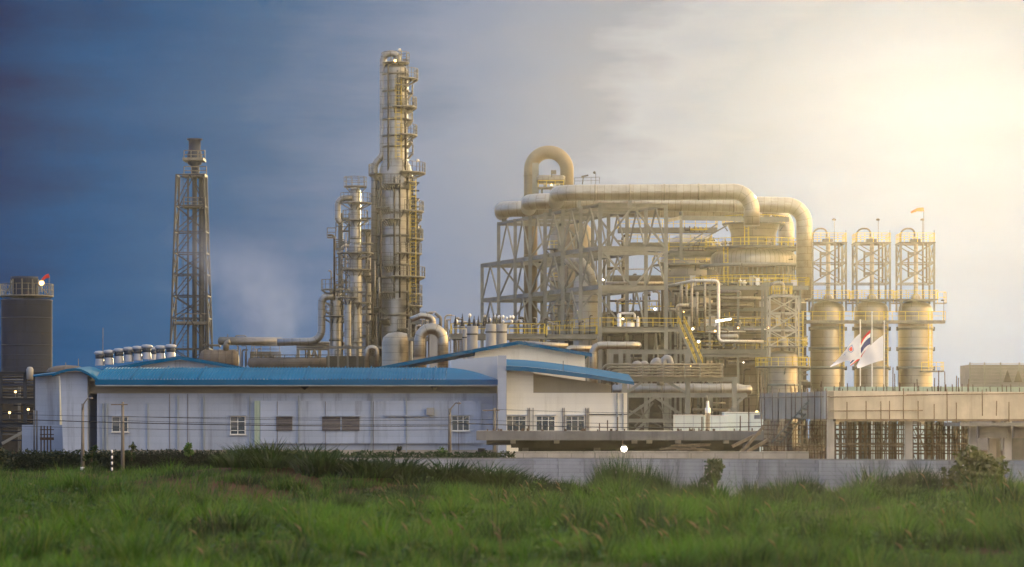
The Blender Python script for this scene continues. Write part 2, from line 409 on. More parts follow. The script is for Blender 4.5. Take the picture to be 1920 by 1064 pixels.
# air
m,nt,nd,lk=nodes('haze_air'); out=N(nt,'ShaderNodeOutputMaterial'); pv=N(nt,'ShaderNodeVolumePrincipled')
pv.inputs['Color'].default_value=(.97,.93,.86,1); pv.inputs['Density'].default_value=.000053; pv.inputs['Anisotropy'].default_value=.88
lk.new(pv.outputs[0],out.inputs['Volume'])
HAZE=m
b=MB().box(-420,420,-60,548,-2.5,68)
tag(b.build('haze',m),'thin warm haze hanging over the whole refinery site','haze',None,'stuff')

# ------------------------------------------------------------------ ground and grass
PATCH=[(450,938,118,3.2,3.0,.85),(545,955,112,2.8,2.6,.95),(240,905,138,1.8,2.5,.6),(690,1036,76,2.6,1.6,.85),(1490,925,126,1.6,2,.95),(1290,940,117,1.2,1.6,.7),(880,935,122,1.5,2,.8),(60,990,93,3.2,3,.5),(40,1040,75,4,2.4,.6),
       (1520,932,128,2.6,3.5,.95),(1040,945,116,2,3,.5),(430,1050,73,3,2.5,.6),(920,925,136,1.6,4,.7),(1240,1050,72,2,2,.5),(1800,1050,73,3,2,.35)]
PT=[(X(px,Y),Y,a,b_,k) for px,py,Y,a,b_,k in PATCH]
def bare(x,y):
    n=.5*noise.noise((x*.5,y*.22,3.1))+.3*noise.noise((x*1.3,y*.6,8.1))
    v=0
    for cx,cy,a,b_,k in PT:
        q=((x-cx)/a)**2+((y-cy)/b_)**2
        v=max(v,k*max(0,1-max(0,q+n*1.2-.35)/.9))
    return min(1,v)
def gz(x,y):
    z=.30*noise.noise((x*.16,y*.11,0))+.22*max(-.2,noise.noise((x*.42,y*.26,5)))+.05*noise.noise((x*1.1,y*.8,9))
    def g(px,Y,a,b_,h): return h*math.exp(-((x-X(px,Y))/a)**2-((y-Y)/b_)**2)
    z+=g(440,137,6.0,8,1.05)+g(640,136,5,7,.95)+g(830,134,4.5,6,.65)+g(1180,133,2.2,5,.25)+g(1700,126,5,5,.35)+g(1880,110,6,18,.5)
    z-=g(500,112,6,7,.30)
    if x>0: z-=.52*min(1,x/4)*math.exp(-((y-129)/9)**2)
    return z*min(1,max(0,(y-20)/40))*(1 if y<200 else max(0,1-(y-200)/40))
xs=[-400,-300,-200,-100]+[-70+i*.9 for i in range(156)]+[100,200,300,400]
ys=[-50,-20,0,30]+[45+i*.9 for i in range(175)]+[210,230,260,320,400,480,545]
g=MB(); g.grid([[(x,y,gz(x,y)) for x in xs] for y in ys])
m,nt,nd,lk=nodes('field_soil'); out=N(nt,'ShaderNodeOutputMaterial'); bs=N(nt,'ShaderNodeBsdfPrincipled'); lk.new(bs.outputs[0],out.inputs[0])
v=coords(nt,(1,1,1),False); n1=tex(nt,v,.35,6); n2=tex(nt,v,3.0,6,.7)
c=mixc(nt,mrange(nt,n1,.35,.65),(.066,.033,.020),(.10,.054,.034)); c=mixc(nt,mrange(nt,n2,.45,.7,0,.6),c,(.05,.032,.02))
c=mixc(nt,mrange(nt,tex(nt,v,.8,5),.52,.66,0,.85),c,(.022,.032,.009))
lk.new(c,bs.inputs['Base Color']); bs.inputs['Roughness'].default_value=.95; bs.inputs['Specular IOR Level'].default_value=.1
bm=N(nt,'ShaderNodeBump'); bm.inputs['Strength'].default_value=.8; bm.inputs['Distance'].default_value=.12; lk.new(n2,bm.inputs['Height']); lk.new(bm.outputs[0],bs.inputs['Normal'])
tag(g.build('ground',m),'rough field of reddish soil and grass','ground',None,'structure')

def blades(base, h, wdt, lean, az, seed):
    """numpy blades: base (n,3), heights, widths, lean distance, azimuth -> verts, tri faces"""
    n=len(base); rs=np.random.RandomState(seed)
    ca,sa=np.cos(az),np.sin(az)
    fw=rs.uniform(0,2*np.pi,n); wx,wy=np.cos(fw),np.sin(fw)
    V=np.zeros((n,5,3))
    for i,(t,wk) in enumerate(((0,1),(0,1),(.55,.75),(.55,.75),(1,0))):
        sgn=-1 if i in (0,2) else (1 if i in (1,3) else 0)
        V[:,i,0]=base[:,0]+ca*lean*t**1.8+sgn*wx*wdt*wk*.5
        V[:,i,1]=base[:,1]+sa*lean*t**1.8+sgn*wy*wdt*wk*.5
        V[:,i,2]=base[:,2]+h*(t-.18*t*t*np.minimum(1.5,lean/np.maximum(h,.01)))
    b=np.arange(n)[:,None]*5
    q=np.concatenate([b+np.array([[0,1,3,2]])],0)
    t3=b+np.array([[2,3,4]])
    return V.reshape(-1,3),q,t3
def np_mesh(name, verts, quads, tris, mat):
    m=bpy.data.meshes.new(name); nq,ntr=len(quads),len(tris)
    m.vertices.add(len(verts)); m.vertices.foreach_set('co',verts.astype(np.float32).ravel())
    m.loops.add(nq*4+ntr*3); m.polygons.add(nq+ntr)
    m.loops.foreach_set('vertex_index',np.concatenate([quads.ravel(),tris.ravel()]).astype(np.int32))
    m.polygons.foreach_set('loop_start',np.concatenate([np.arange(nq)*4,nq*4+np.arange(ntr)*3]).astype(np.int32))
    m.materials.append(mat); m.update(calc_edges=True); m.validate()
    o=bpy.data.objects.new(name,m); COL.objects.link(o); WO[o.name]=Vector((0,0,0)); return o

def wallY(x):  # depth of the boundary wall's face
    return 134-.05*(x-0)*1.0 if x>-14 else 150
rs=np.random.RandomState(3)
B=[];Hh=[];Ln=[];Az=[];Wd=[]
NT=58000
for i in range(NT):
    y=58+132*rs.rand()**1.15
    hw=.19*y+9
    x=rs.uniform(-hw,hw)
    if y>wallY(x)-.25 and x>-14.2: continue
    if y>186: continue
    bb=bare(x,y)
    if rs.rand()<bb*1.05: continue
    hn=.5+.5*noise.noise((x*.22,y*.16,11.0)); hn2=.5+.5*noise.noise((x*.9,y*.6,21.0))
    hh=(.16+.62*hn**1.5+.30*hn2**2)*(1-.75*bb)
    if x>4: hh*=1.0+.15*min(1,(x-4)/10)
    k=4 if y<140 else 3
    for j in range(k):
        ox,oy=rs.normal(0,.10,2)
        B.append((x+ox,y+oy,gz(x,y)-.02)); h_=hh*rs.uniform(.6,1.2)
        Hh.append(h_); Ln.append(h_*rs.uniform(.1,.75)); Az.append(rs.normal(.2,1.3)); Wd.append(rs.uniform(.012,.026)*(1 if y<110 else 1.5))
for i in range(2150):
    y=60+74*rs.rand()**1.1 if rs.rand()<.85 else rs.uniform(120,184); hw=.19*y+9; x=rs.uniform(-hw,hw)
    if (y>wallY(x)-.8 and x>-14.2) or bare(x,y)>.45: continue
    if noise.noise((x*.15,y*.10,31.0))<-.12: continue
    hh=rs.uniform(.5,1.35)*(.75 if y>118 and x>0 else 1)*(1.55 if noise.noise((x*.12,y*.09,44.0))>.15 else .9)*(1.15 if x>3 else .95); rad=rs.uniform(.25,.65); k=int(60+90*rad)
    for j in range(k):
        a=rs.uniform(0,6.28); q=rad*math.sqrt(rs.rand())
        bx_,by_=x+q*math.cos(a),y+q*math.sin(a)*.7
        if by_>wallY(bx_)-.2 and bx_>-14.2: continue
        B.append((bx_,by_,gz(bx_,by_)-.02)); h_=hh*rs.uniform(.55,1.1)*(1-.4*q/rad)
        Hh.append(h_); Ln.append(h_*rs.uniform(.1,.95)); Az.append(a+rs.normal(0,.7)); Wd.append(rs.uniform(.018,.036))
V_,q_,t_=blades(np.array(B),np.array(Hh),np.array(Wd),np.array(Ln),np.array(Az),5)
tag(np_mesh('grass',V_,q_,t_,M['grass']),'rough green field grass growing in front of the boundary wall','grass',None,'stuff')
wv=MB(); rw=random.Random(77)
for i in range(240):
    y=62+rw.random()**1.2*70; hw=.19*y+4; x=rw.uniform(-hw,hw)
    if (y>wallY(x)-.8 and x>-14.2) or bare(x,y)>.7: continue
    z=gz(x,y); hh=rw.uniform(.35,.95); sp=rw.uniform(.2,.5)
    for j in range(int(22+40*sp)):
        f=rw.random(); p=Vector((x+rw.gauss(0,sp*.5),y+rw.gauss(0,sp*.4),z+hh*f)); d_=Vector((rw.uniform(-1,1),rw.uniform(-1,1),rw.uniform(-.3,.8))).normalized(); w_=d_.cross(Vector((rw.uniform(-1,1),rw.uniform(-1,1),rw.uniform(-1,1)))).normalized(); s_=rw.uniform(.07,.17)
        wv.add([p-w_*s_*.2,p+d_*s_*.5-w_*s_*.35,p+d_*s_,p+d_*s_*.5+w_*s_*.35],[(0,1,2,3)])
tag(wv.build('weeds',M['weed']),'low broad leaved weeds mixed into the field grass','weeds',None,'stuff')
# dry seed heads leaning over the grass
sd=MB()
for i in range(120):
    y=62+60*rs.rand(); px=rs.choice([rs.uniform(700,1350),rs.uniform(1050,1920),rs.uniform(200,620)],p=[.62,.26,.12]); x=X(px,y)
    if bare(x,y)>.6: continue
    b0=Vector((x,y,gz(x,y))); h=rs.uniform(.75,1.25); a=rs.normal(2.9,.5); l=rs.uniform(.15,.5)
    p=[b0+Vector((math.cos(a)*l*t**2,math.sin(a)*l*t**2,h*(t-.15*t*t*l*2))) for t in (0,.35,.7,1)]
    sd.tube(p[:3]+[p[2].lerp(p[3],.3)],.006,3,False)
    sd.tube([p[2].lerp(p[3],.2),p[2].lerp(p[3],.5),p[3]+Vector((math.cos(a)*.06,0,-.02))],[.014,.028,.008],4,False)
tag(sd.build('seed_grass',M['seed']),'dry tan seed heads leaning above the green field grass','grass',None,'stuff')

def clump_mesh(seed,n,rad,h,mat,name):
    r=np.random.RandomState(seed); n=int(n*1.5)
    kk=r.randint(0,9,n); sa=r.uniform(0,6.28,9); sr=rad*np.sqrt(r.rand(9))*.72; sh=r.uniform(.45,1.05,9)
    a=r.uniform(0,2*np.pi,n); d_=rad*np.sqrt(r.rand(n))*.38
    base=np.stack([d_*np.cos(a)+sr[kk]*np.cos(sa[kk]),d_*np.sin(a)*.7+sr[kk]*np.sin(sa[kk]),np.full(n,-.05)],1)
    hh=h*sh[kk]*(1-.5*(d_/(.4*rad))**1.6)*r.uniform(.5,1.15,n)
    V,q,t=blades(base,hh,r.uniform(.025,.05,n),hh*r.uniform(.1,.65,n),a+r.normal(0,.6,n),seed)
    return np_mesh(name,V,q,t,mat)
CL=[('tall dark green grass clump of even height beside the wall left of the pale blocks',900,862,2.6,1.3,0),('broad grass clump topping the mound under the louvred windows',650,862,3.0,1.35,0),
    ('low grass clump on the mound left of the wall end',520,868,2.6,1.25,0),('wide grass clump against the plain wall under the blue fascia corner',800,872,2.8,1.25,0),
    ('pointed grass clump reaching the top of the grey wall under the lit lamp',1172,862,1.5,1.75,0),('narrow grass clump just right of the pointed clump by the wall',1222,875,.8,1.45,0),
    ('bright green low grass clump in front of the pointed clump',1180,905,1.4,.9,1),('small rounded grass clump at the wall foot under the pale block course',1025,903,.9,.75,0),
    ('pale loose grass clump at the wall foot between two dark clumps',1090,900,1.0,.85,1),('small dark grass clump at the wall foot left of the tall sapling',1265,892,.7,1.0,0),
    ('dark rounded grass clump under the tall sapling by the wall',1318,890,1.2,1.05,0),('dark low grass clump at the wall foot right of the sapling',1425,905,1.1,1.0,0),
    ('dark spiky grass clump beside the bare soil patch at the wall foot',1497,900,1.25,1.25,0),('long tall grass clump in front of the wall right of the bare soil',1660,893,2.0,1.35,0),
    ('tall grass clump joining the olive bush on its left',1735,900,1.7,1.2,0),('bright grass clump in front of the long tall clump',1640,935,1.8,.8,1),
    ('dark low clump at the wall foot at the frame edge past the olive bush',1893,935,1.4,.75,0),('dark blue green grass clump standing alone in the middle of the field',650,965,.8,1.0,0),
    ('dark grass clump at the left frame edge below the hedge',95,905,2.6,.6,0),('spreading grass clump in front of the striped post',330,880,2.4,.75,0)]
protos=[(clump_mesh(31,1500,1.0,1.0,M['clump'],'grass_clump'),0),(clump_mesh(32,1100,1.0,1.0,M['clumpl'],'grass_clump'),1),(clump_mesh(33,1300,1.0,1.0,M['clump'],'grass_clump'),0)]
used=set()
for i,(lb,px,top,rad,h,kd) in enumerate(CL):
    pi=1 if kd==1 else (0 if i%2==0 else 2)
    Y={900:131,650:131,520:133,800:131,1172:131.5,1222:131.8,1180:124,1025:132,1090:132,1265:131.5,1318:131,1425:130.5,1497:129,1660:126,1735:125,1640:117,1893:123,95:150,330:152}.get(px,108)
    if px==650 and kd==0 and top==965: Y=104
    p0=protos[pi][0]
    if pi in used: o=p0.copy(); COL.objects.link(o)
    else: o=p0; used.add(pi)
    x=X(px,Y); z=gz(x,Y)
    o.location=(x,Y,z); o.scale=(rad*1.1,rad*.8,h*(1.55 if Y>122 and px>1000 else 1.15)); o.rotation_euler=(0,0,rnd.uniform(-.6,.6)+(math.pi if i%3 else 0))
    tag(o,lb,'grass clump','tall grass clumps in the field and along the wall')

def leafy(mb, c, rad, n, size, seed, flat=.8, hang=.0):
    r=random.Random(seed)
    for i in range(n):
        while True:
            p=Vector((r.uniform(-1,1),r.uniform(-1,1),r.uniform(-1,1)))
            if p.length<1 and p.length>.25: break
        p=Vector((p.x*rad[0],p.y*rad[1],p.z*rad[2]))+Vector(c)
        d=Vector((r.uniform(-1,1),r.uniform(-1,1),r.uniform(-1,.8)-hang)).normalized()
        w=d.cross(Vector((r.uniform(-1,1),r.uniform(-1,1),r.uniform(-1,1)))).normalized()
        s_=size*r.uniform(.6,1.25)
        mb.add([p-w*s_*.22,p+d*s_*.45-w*s_*.3,p+d*s_,p+d*s_*.45+w*s_*.3],[(0,1,2,3)])
def plant(name,label,cat,px,py_base,py_top,wpx,Y,mat,seed,n,leaf,group,stem=True,nblob=6,hang=0,lean=0):
    """woody plant: stem with limbs and a crown of leaf clusters"""
    x=X(px,Y); z0=Z(py_base,Y); z1=Z(py_top,Y); s_=Y/F; hw=wpx*s_/2; r=random.Random(seed)
    t=thing(name,label,cat,(x,Y,z0),group)
    tr=MB(); cr=MB(); hh=z1-z0
    tr.tube([(x,Y,z0-.1),(x+lean*.4,Y,z0+hh*.4),(x+lean,Y,z0+hh*.85)],[.05*hh**.5,.035*hh**.5,.012],6)
    for k in range(nblob):
        f=r.uniform(.30 if stem else .12,.95); a=r.uniform(0,6.28); q=hw*(.9 if f<.7 else .5)*r.uniform(.2,1)
        c=(x+lean*f+q*math.cos(a),Y+q*.8*math.sin(a),z0+hh*f)
        tr.tube([(x+lean*f*.6,Y,z0+hh*f*.55),((x+c[0])/2,(Y+c[1])/2,z0+hh*f*.8),c],[.02,.014,.006],4)
        br=hw*r.uniform(.22,.5)
        leafy(cr,c,(br,br,min(br*.9,hh*.25)),n//nblob,leaf,seed*31+k,hang=hang)
    tr.build('trunk',M['bark'],t); cr.build('crown',M[mat],t); return t

# ------------------------------------------------------------------ boundary wall, block course, hedge
t=thing('boundary_wall','long grey panelled block wall along the back of the field','wall',(0,134,0))
wx0,wx1=X(478,150),46
def wyy(px): return 150-(px-478)*(150-127)/(1960-478)
cop=MB()
pxs=[478,540,610,690,770,850,925,1000,1047,1096,1180,1262,1340,1392,1422,1460,1535,1618,1700,1755,1800,1868,1900,1960,2060,2160]
for a,b_ in zip(pxs,pxs[1:]):
    Ya,Yb=wyy(a),wyy(b_); za,zb=Z(859 if a<980 else 858+ (a-980)*.005,Ya),Z(859 if b_<980 else 858+(b_-980)*.005,Yb)
    pa,pb=Vector((X(a,Ya),Ya,0)),Vector((X(b_,Yb),Yb,0))
    n_=(pb-pa).normalized(); nn=Vector((-n_.y,n_.x,0)); pa2=pa+n_*.012; pb2=pb-n_*.012
    MB().ext([pa2-Vector((0,0,1)),pb2-Vector((0,0,1)),pb2+Vector((0,0,zb-.06)),pa2+Vector((0,0,za-.06))],nn*.18).build('wall_panel',M['block'],t)
    cop.ext([pa-nn*.012+Vector((0,0,za-.06)),pb-nn*.012+Vector((0,0,zb-.06)),pb-nn*.012+Vector((0,0,zb)),pa-nn*.012+Vector((0,0,za))],nn*.21)
cop.build('coping',M['conc'],t)
t=MB()
Yb=142.5
for a,b_,y0,y1 in ((966,1115,847,862),(1115,1290,846.5,862),(1290,1517,847,862)):
    t.box(X(a,Yb)+.01,X(b_,Yb)-.01,Yb,Yb+.5,Z(875,Yb),Z(y0,Yb))
tag(t.build('block_wall',M['blocktop']),'low pale concrete block wall showing above the grey boundary wall','wall')

h=MB(); r=random.Random(5)
def hedge_run(px0,px1,top,bot,Y,dens,lf,th,seed):
    w=(px1-px0)*Y/F
    for i in range(int(w*dens)):
        px=r.uniform(px0,px1); f=r.random()
        tp=top+4*noise.noise((px*.03,seed,0))+2.5*noise.noise((px*.15,seed,4))
        py=tp+(bot-tp)*f**.9; y=Y+r.uniform(0,th)*(1 if f>.15 else 1)
        p=at(px,py,Y); p.y=y
        dd=Vector((r.uniform(-1,1),r.uniform(-1.2,.6),r.uniform(-.6,1))).normalized(); wv=dd.cross(Vector((r.uniform(-1,1),r.uniform(-1,1),r.uniform(-1,1)))).normalized()
        s_=lf*r.uniform(.6,1.3)
        h.add([p-wv*s_*.25,p+dd*s_*.5-wv*s_*.3,p+dd*s_,p+dd*s_*.5+wv*s_*.3],[(0,1,2,3)])
hedge_run(-60,500,846,892,193,1300,.16,.9,1)
for i in range(60):   # woody core that stops light
    a=-60+i*9.3; h.box(X(a,193.4),X(a+9.3,193.4),193.35,193.75,0,Z(852+2*noise.noise((i*.4,0,0)),193.4))
tag(h.build('hedge',M['leafd']),'long clipped dark green hedge behind the left field','hedge')
h=MB(); hedge_run(486,966,849,862,156,420,.13,.8,2)
tag(h.build('hedge',M['leafm']),'thin low hedge line growing behind the grey boundary wall','hedge')

G='small plants along the hedge line'
plant('young_tree','slim young tree in front of the dark hedge beside the lamp pole','tree',172,888,838,28,188,'leafm',11,420,.2,G)
plant('young_tree','light green young tree rising above the hedge under the white facade','tree',357,858,829,26,192,'leafl',12,420,.2,G)
plant('shrub','dark ragged shrub poking up from the hedge by the left window','shrub',247,862,830,26,192,'leafm',13,380,.18,G,False)
plant('shrub','round dark shrub behind the grey wall under the twin louvres','shrub',634,864,836,28,158,'leafm',14,520,.14,G,False)
plant('shrub','thin reddish dark shrub behind the wall under the ventilation box','shrub',748,864,838,14,158,'leafd',15,220,.12,G,False)
plant('shrub','leafy bright shrub behind the wall at the foot of the street lamp','shrub',832,864,839,34,158,'leafl',16,560,.15,G,False)
plant('shrub','small bare shrub behind the wall beside the square vent','shrub',908,864,842,18,158,'leafd',17,160,.12,G,False)
plant('young_tree','tall leafy sapling growing against the grey wall under the timber pile','tree',1335,912,846,46,130,'leafm',18,560,.22,G,False,18,.4,.25)
plant('bush','large olive bush with drooping leaves in front of the wall on the right','bush',1826,948,846,124,121,'leafy',19,3600,.30,None,False,26,.6,.25)
plant('bush','dark round bush at the left frame edge against the hedge','bush',-2,893,838,70,183,'leafd',20,1800,.2,None,False,12)

# ------------------------------------------------------------------ poles and wires
def lamp_pole(px,top,base,Y,label,arm):
    x=X(px,Y); t=thing('street_lamp',label,'street lamp',(x,Y,Z(base,Y)),'street lamps along the site road')
    MB().tube([(x,Y,Z(base,Y)),(x,Y,Z(top,Y))],[.13,.09],10).build('pole',M['pole'],t)
    a=MB().tube(fillet([(x,Y-.1,Z(top+12,Y)),(x+.1,Y-.1,Z(top,Y)),(x+arm*.8,Y-.1,Z(top-10,Y)),(x+arm,Y-.1,Z(top-10,Y))],.2),.045,8)
    a.build('arm',M['pole'],t)
    b=MB().lathe(x+arm+.12,Y-.1,[(.02,Z(top-10,Y)-.09),(.14,Z(top-10,Y)-.05),(.16,Z(top-10,Y)+.02),(.02,Z(top-10,Y)+.07)],12)
    b.build('lamp_head',M['louvre'],t)
lamp_pole(155,757,888,190,'street lamp with a white band at its foot in front of the left wing',.45)
lamp_pole(843,766,864,190,'street lamp in front of the white facade beside the barred window',.5)
for px,top,base,Y,lb in ((230,754,890,188,'plain concrete pole crossing the left window of the blue roofed hall'),(927,765,864,188,'plain concrete pole in front of the shade tinted pilaster')):
    x=X(px,Y); t=thing('utility_pole',lb,'utility pole',(x,Y,Z(base,Y)),'plain utility poles')
    MB().tube([(x,Y,Z(base,Y)),(x,Y,Z(top,Y))],[.13,.09],10).build('pole',M['pole'],t)
    MB().bar((x-.75,Y-.14,Z(top+5,Y)),(x+.35,Y-.14,Z(top+5,Y)),.07).build('crossarm',M['timber'],t)
x=X(210,180); t=thing('marker_post','black and white striped marker post in front of the hedge','post',(x,180,Z(888,180)))
for i in range(8):
    MB().tube([(x,180,Z(888-i*5.5,180)),(x,180,Z(888-i*5.5-5.5,180))],.06,10).build('band',M['flagw'] if i%2 else M['black'],t)
# white foot band of the first lamp
MB().tube([(X(155,190),190,Z(884,190)),(X(155,190),190,Z(876,190))],.14,10).build('foot_band',M['flagw'],next(o for o in COL.objects if o.get('label','').startswith('street lamp with a white band')))
WIRES=[(-40,776,843,783,4,186,'uppermost thin wire sagging in front of the white facade'),(-40,784,843,799,5,187,'thick black cable drooping across the left facade'),(843,793,1430,800,5,187.5,'thick cable running right from the lamp pole over the concrete slab'),
       (230,781,927,787,4,188.2,'thin wire between the two plain poles'),(230,789,927,795,4,188.4,'lower wire between the two plain poles'),(927,768,1430,775,3,188.6,'thin upper wire right of the pilaster pole'),(927,789,1430,792,4,188.8,'thin lower wire in front of the cream block windows'),(-40,797,843,806,5,189,'lowest wire crossing the base of the white facade')]
for a,ya,b_,yb,sag,Y,lb in WIRES:
    pts=[]
    for i in range(17):
        f=i/16; pts.append(at(a+(b_-a)*f,ya+(yb-ya)*f+sag*4*f*(1-f),Y))
    th=.03 if 'thick' in lb else .014
    tag(MB().tube(pts,th,5).build('overhead_wire',M['wire']),lb,'wire','overhead wires in front of the buildings')
# ------------------------------------------------------------------ construction site (right)
Y0=150.0
def cbox(mb,px0,px1,py0,py1,Ya,Yb): mb.box(X(px0,Ya),X(px1,Ya),Ya,Yb,Z(py1,Ya),Z(py0,Ya)); return mb
P0=at(1552,790,150); P0.z=0; PL=at(1425,790,161.5); PL.z=0; PR=at(1960,790,157); PR.z=0
zt,zb_=Z(733,150),Z(786,150)
t=thing('concrete_building','unfinished concrete building with a deep pale parapet beam on columns','building',(P0.x,P0.y,0))
def skew(a,b_,z0,z1,th,push=0):
    d_=(b_-a).normalized(); n_=Vector((-d_.y,d_.x,0))
    if n_.y<0: n_=-n_
    up=Vector((0,0,1)); a=a-n_*push; b_=b_-n_*push
    return [a+up*z0,b_+up*z0,b_+up*z1,a+up*z1],n_*th
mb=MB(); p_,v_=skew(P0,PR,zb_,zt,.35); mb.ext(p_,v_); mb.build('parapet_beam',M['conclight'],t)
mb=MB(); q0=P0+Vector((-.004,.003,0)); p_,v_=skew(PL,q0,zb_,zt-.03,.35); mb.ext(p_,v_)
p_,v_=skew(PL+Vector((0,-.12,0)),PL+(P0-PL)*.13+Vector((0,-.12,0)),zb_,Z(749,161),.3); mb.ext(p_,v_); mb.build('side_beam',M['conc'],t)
mb=MB(); p_,v_=skew(P0+Vector((.4,0,0)),PR,zb_-.12,zb_-.005,.5,.05); mb.ext(p_,v_); mb.build('beam_ledge',M['timber'],t)
mb=MB(); mb.ext([Vector((P0.x+.5,150.6,zb_+.02)),Vector((PR.x,157.6,zb_+.02)),Vector((PR.x+4,176,zb_+.02)),Vector((P0.x-2,172,zb_+.02))],(0,0,.25)); mb.build('floor_slab',M['concdark'],t)
for px,w,Y in ((1558,13,150.15),(1704.5,13.5,152.9),(1764.5,12,168),(1811.5,13,169),(1595,12,170),(1650,12,171),(1480,12,168),(1891,13,155.8),(1438,12,160.8),(1870,12,170)):
    tp=zb_-.01 if Y<160 else zb_+.02
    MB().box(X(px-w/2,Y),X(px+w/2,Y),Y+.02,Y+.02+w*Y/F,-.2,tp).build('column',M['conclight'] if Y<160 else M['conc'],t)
mb=MB()
for px,w,Y in ((1600,8,151.2),(1625,7,151.4),(1720,9,153.2),(1745,8,153.5),(1790,8,154.2)):
    pass
# low wing at the far right
t2=thing('concrete_annex','low concrete annex with a flat roof slab and dark openings at the right edge','building',(X(1860,149),149,0))
cbox(MB(),1800,1970,793,799.5,146.5,152).build('roof_slab',M['conc'],t2)
cbox(MB(),1836,1888,799.6,822,147.5,147.9).build('wall',M['conc'],t2)
cbox(MB(),1902,1970,799.6,822,147.5,147.9).build('wall',M['conc'],t2)
for a,b_ in ((1818,1831),(1883,1897),(1855,1868)):
    cbox(MB(),a,b_,799.6,900,148.2 if a!=1855 else 151,148.7 if a!=1855 else 151.5).build('column',M['conclight'],t2)
cbox(MB(),1897,1970,822,900,151,151.2).build('rear_wall',M['concdark'],t2)

G='rebar stubs standing on the parapet'
rb=MB(); proto_rb=None
r=random.Random(8)
def rebar(px,py0,py1,Y,lb):
    o=MB().bar(at(px,py1,Y),at(px+r.uniform(-.8,.8),py0,Y),.045).build('rebar_stub',M['rebar']); tag(o,lb,'rebar',G); return o
LB='short rusty rebar stub standing upright on the concrete parapet'
for i in range(46):
    px=1450+i*10.2+r.uniform(-4,4); f=(px-1552)/408
    Y=150+7*max(0,f)+.18 if px>1552 else 150+11.5*(1552-px)/127+.2
    rebar(px,733-r.choice([4,6,8,9,12,14]),735,Y,LB)
for px,h_ in ((1678,32),(1674,44),(1686,15),(1752,24),(1760,38),(1772,36),(1793,28),(1797,24),(1816,22),(1540,18),(1575,16),(1720,22)):
    rebar(px,733-h_,735,151.5+(px-1552)*.016,'long rusty rebar rising high above the concrete parapet')
# formwork posts against the beam
G='formwork poles propped against the beams'
LB='slim rusty formwork pole standing upright against the concrete beam face'
for px,y0,y1 in [(1428,705,862),(1434,726,790),(1449,728,792),(1459,730,792),(1473,729,795),(1484,726,790),(1491,728,792),(1503,730,795),(1514,729,862),(1527,729,795),(1539,726,790),(1549,728,860),
                 (1588,754,858),(1624,752,858),(1652,753,856),(1668,752,858),(1694,728,858),(1722,752,856),(1752,758,856),(1776,729,792),(1794,755,855),(1842,731,780),(1868,752,780),(1892,754,792)]:
    Y=150+7*(px-1552)/408-.25 if px>1552 else 150+11.5*(1552-px)/127-.3
    tag(MB().tube([at(px,y1,Y),at(px+r.uniform(-1,1),y0,Y)],.028,6).build('formwork_pole',M['scaf']),LB,'pole',G)
for px0,y0,px1,y1,lb in ((1424,746,1556,744,'thin level scaffold tube tied across the grey side beam'),(1556,745,1740,741,'thin level scaffold tube tied across the left of the pale beam'),(1700,741,1935,738,'thin level scaffold tube tied across the right of the pale beam'),(1556,771,1730,770,'lower scaffold tube tied across the pale beam')):
    Ya,Yb=[(150+7*(p-1552)/408-.35 if p>1552 else 150+11.5*(1552-p)/127-.4) for p in (px0,px1)]
    tag(MB().tube([at(px0,y0,Ya),at(px1,y1,Yb)],.03,6).build('scaffold_tube',M['scaf']),lb,'pole')
# scaffold bays
G='scaffold bays under the parapet beam'
def scaffold(px0,px1,Y,lb,nv,seed,y0=792,y1=868):
    r=random.Random(seed); t=thing('scaffold',lb,'scaffolding',(X((px0+px1)/2,Y),Y,0),G)
    for i in range(nv):
        f=i/(nv-1); px=px0+(px1-px0)*f+r.uniform(-2,2); y=Y+r.choice([0,1.2,2.4])
        MB().tube([(X(px,y),y,0),(X(px+r.uniform(-2,2),y),y,Z(y0,Y))],.035,6).build('standard',M['scaf'],t)
    for py in (797,806,815,822,832,838,845,851):
        y=Y+r.choice([0,1.2,2.4])-.06
        MB().tube([at(px0-4,py+r.uniform(-1.5,1.5),y),at(px1+4,py+r.uniform(-1.5,1.5),y)],.03,6).build('ledger',M['scaf'],t)
    for i in range(max(4,nv//2)):
        a=r.uniform(px0,px1-12); b_=a+r.choice([-1,1])*r.uniform(10,22); y=Y+r.choice([.05,1.25,2.45]); p=r.choice([(862,828),(828,795),(850,800)])
        MB().tube([at(a,p[0],y),at(b_,p[1],y)],.025,6).build('brace',M['scaf'],t)
    bd=MB(); bd.box(X(px0,Y)-.2,X(px1,Y)+.2,Y-.1,Y+.8,Z(834.5,Y),Z(833,Y)); bd.build('board',M['timber'],t)
mb=MB()
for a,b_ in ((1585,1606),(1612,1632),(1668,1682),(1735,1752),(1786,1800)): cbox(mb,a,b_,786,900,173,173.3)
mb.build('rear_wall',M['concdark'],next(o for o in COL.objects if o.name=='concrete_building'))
scaffold(1569,1630,154,'scaffold bay left of centre under the pale parapet beam',13,1)
scaffold(1632,1696,155,'scaffold bay just left of the middle front column',14,2)
scaffold(1714,1758,156,'scaffold bay just right of the middle front column',11,3)
scaffold(1762,1812,157,'scaffold bay beside the low concrete annex',12,4)
scaffold(1432,1500,158,'open scaffold bay with the steep stair at the left corner',11,5,790)
scaffold(1502,1548,157,'scaffold bay beside the left front corner column',10,6,790)
scaffold(1566,1690,166,'deep scaffold bay in shade behind the left bays',11,7); scaffold(1712,1812,167,'deep scaffold bay in shade behind the right bays',10,8); tag(cbox(MB(),1566,1815,796,900,186,186.2).build('site_fence',M['cabin']),'pale sheet fence seen through the scaffold bays','fence')
tag(MB().bar(at(1566,832,151.2),at(1692,835,152.6),.5,.07).build('timber_walkway',M['timber']),'long timber plank walkway laid along the scaffold bays','walkway')
t=thing('scaffold_stair','steep steel stair climbing the scaffold at the building corner','stairs',at(1460,862,153))
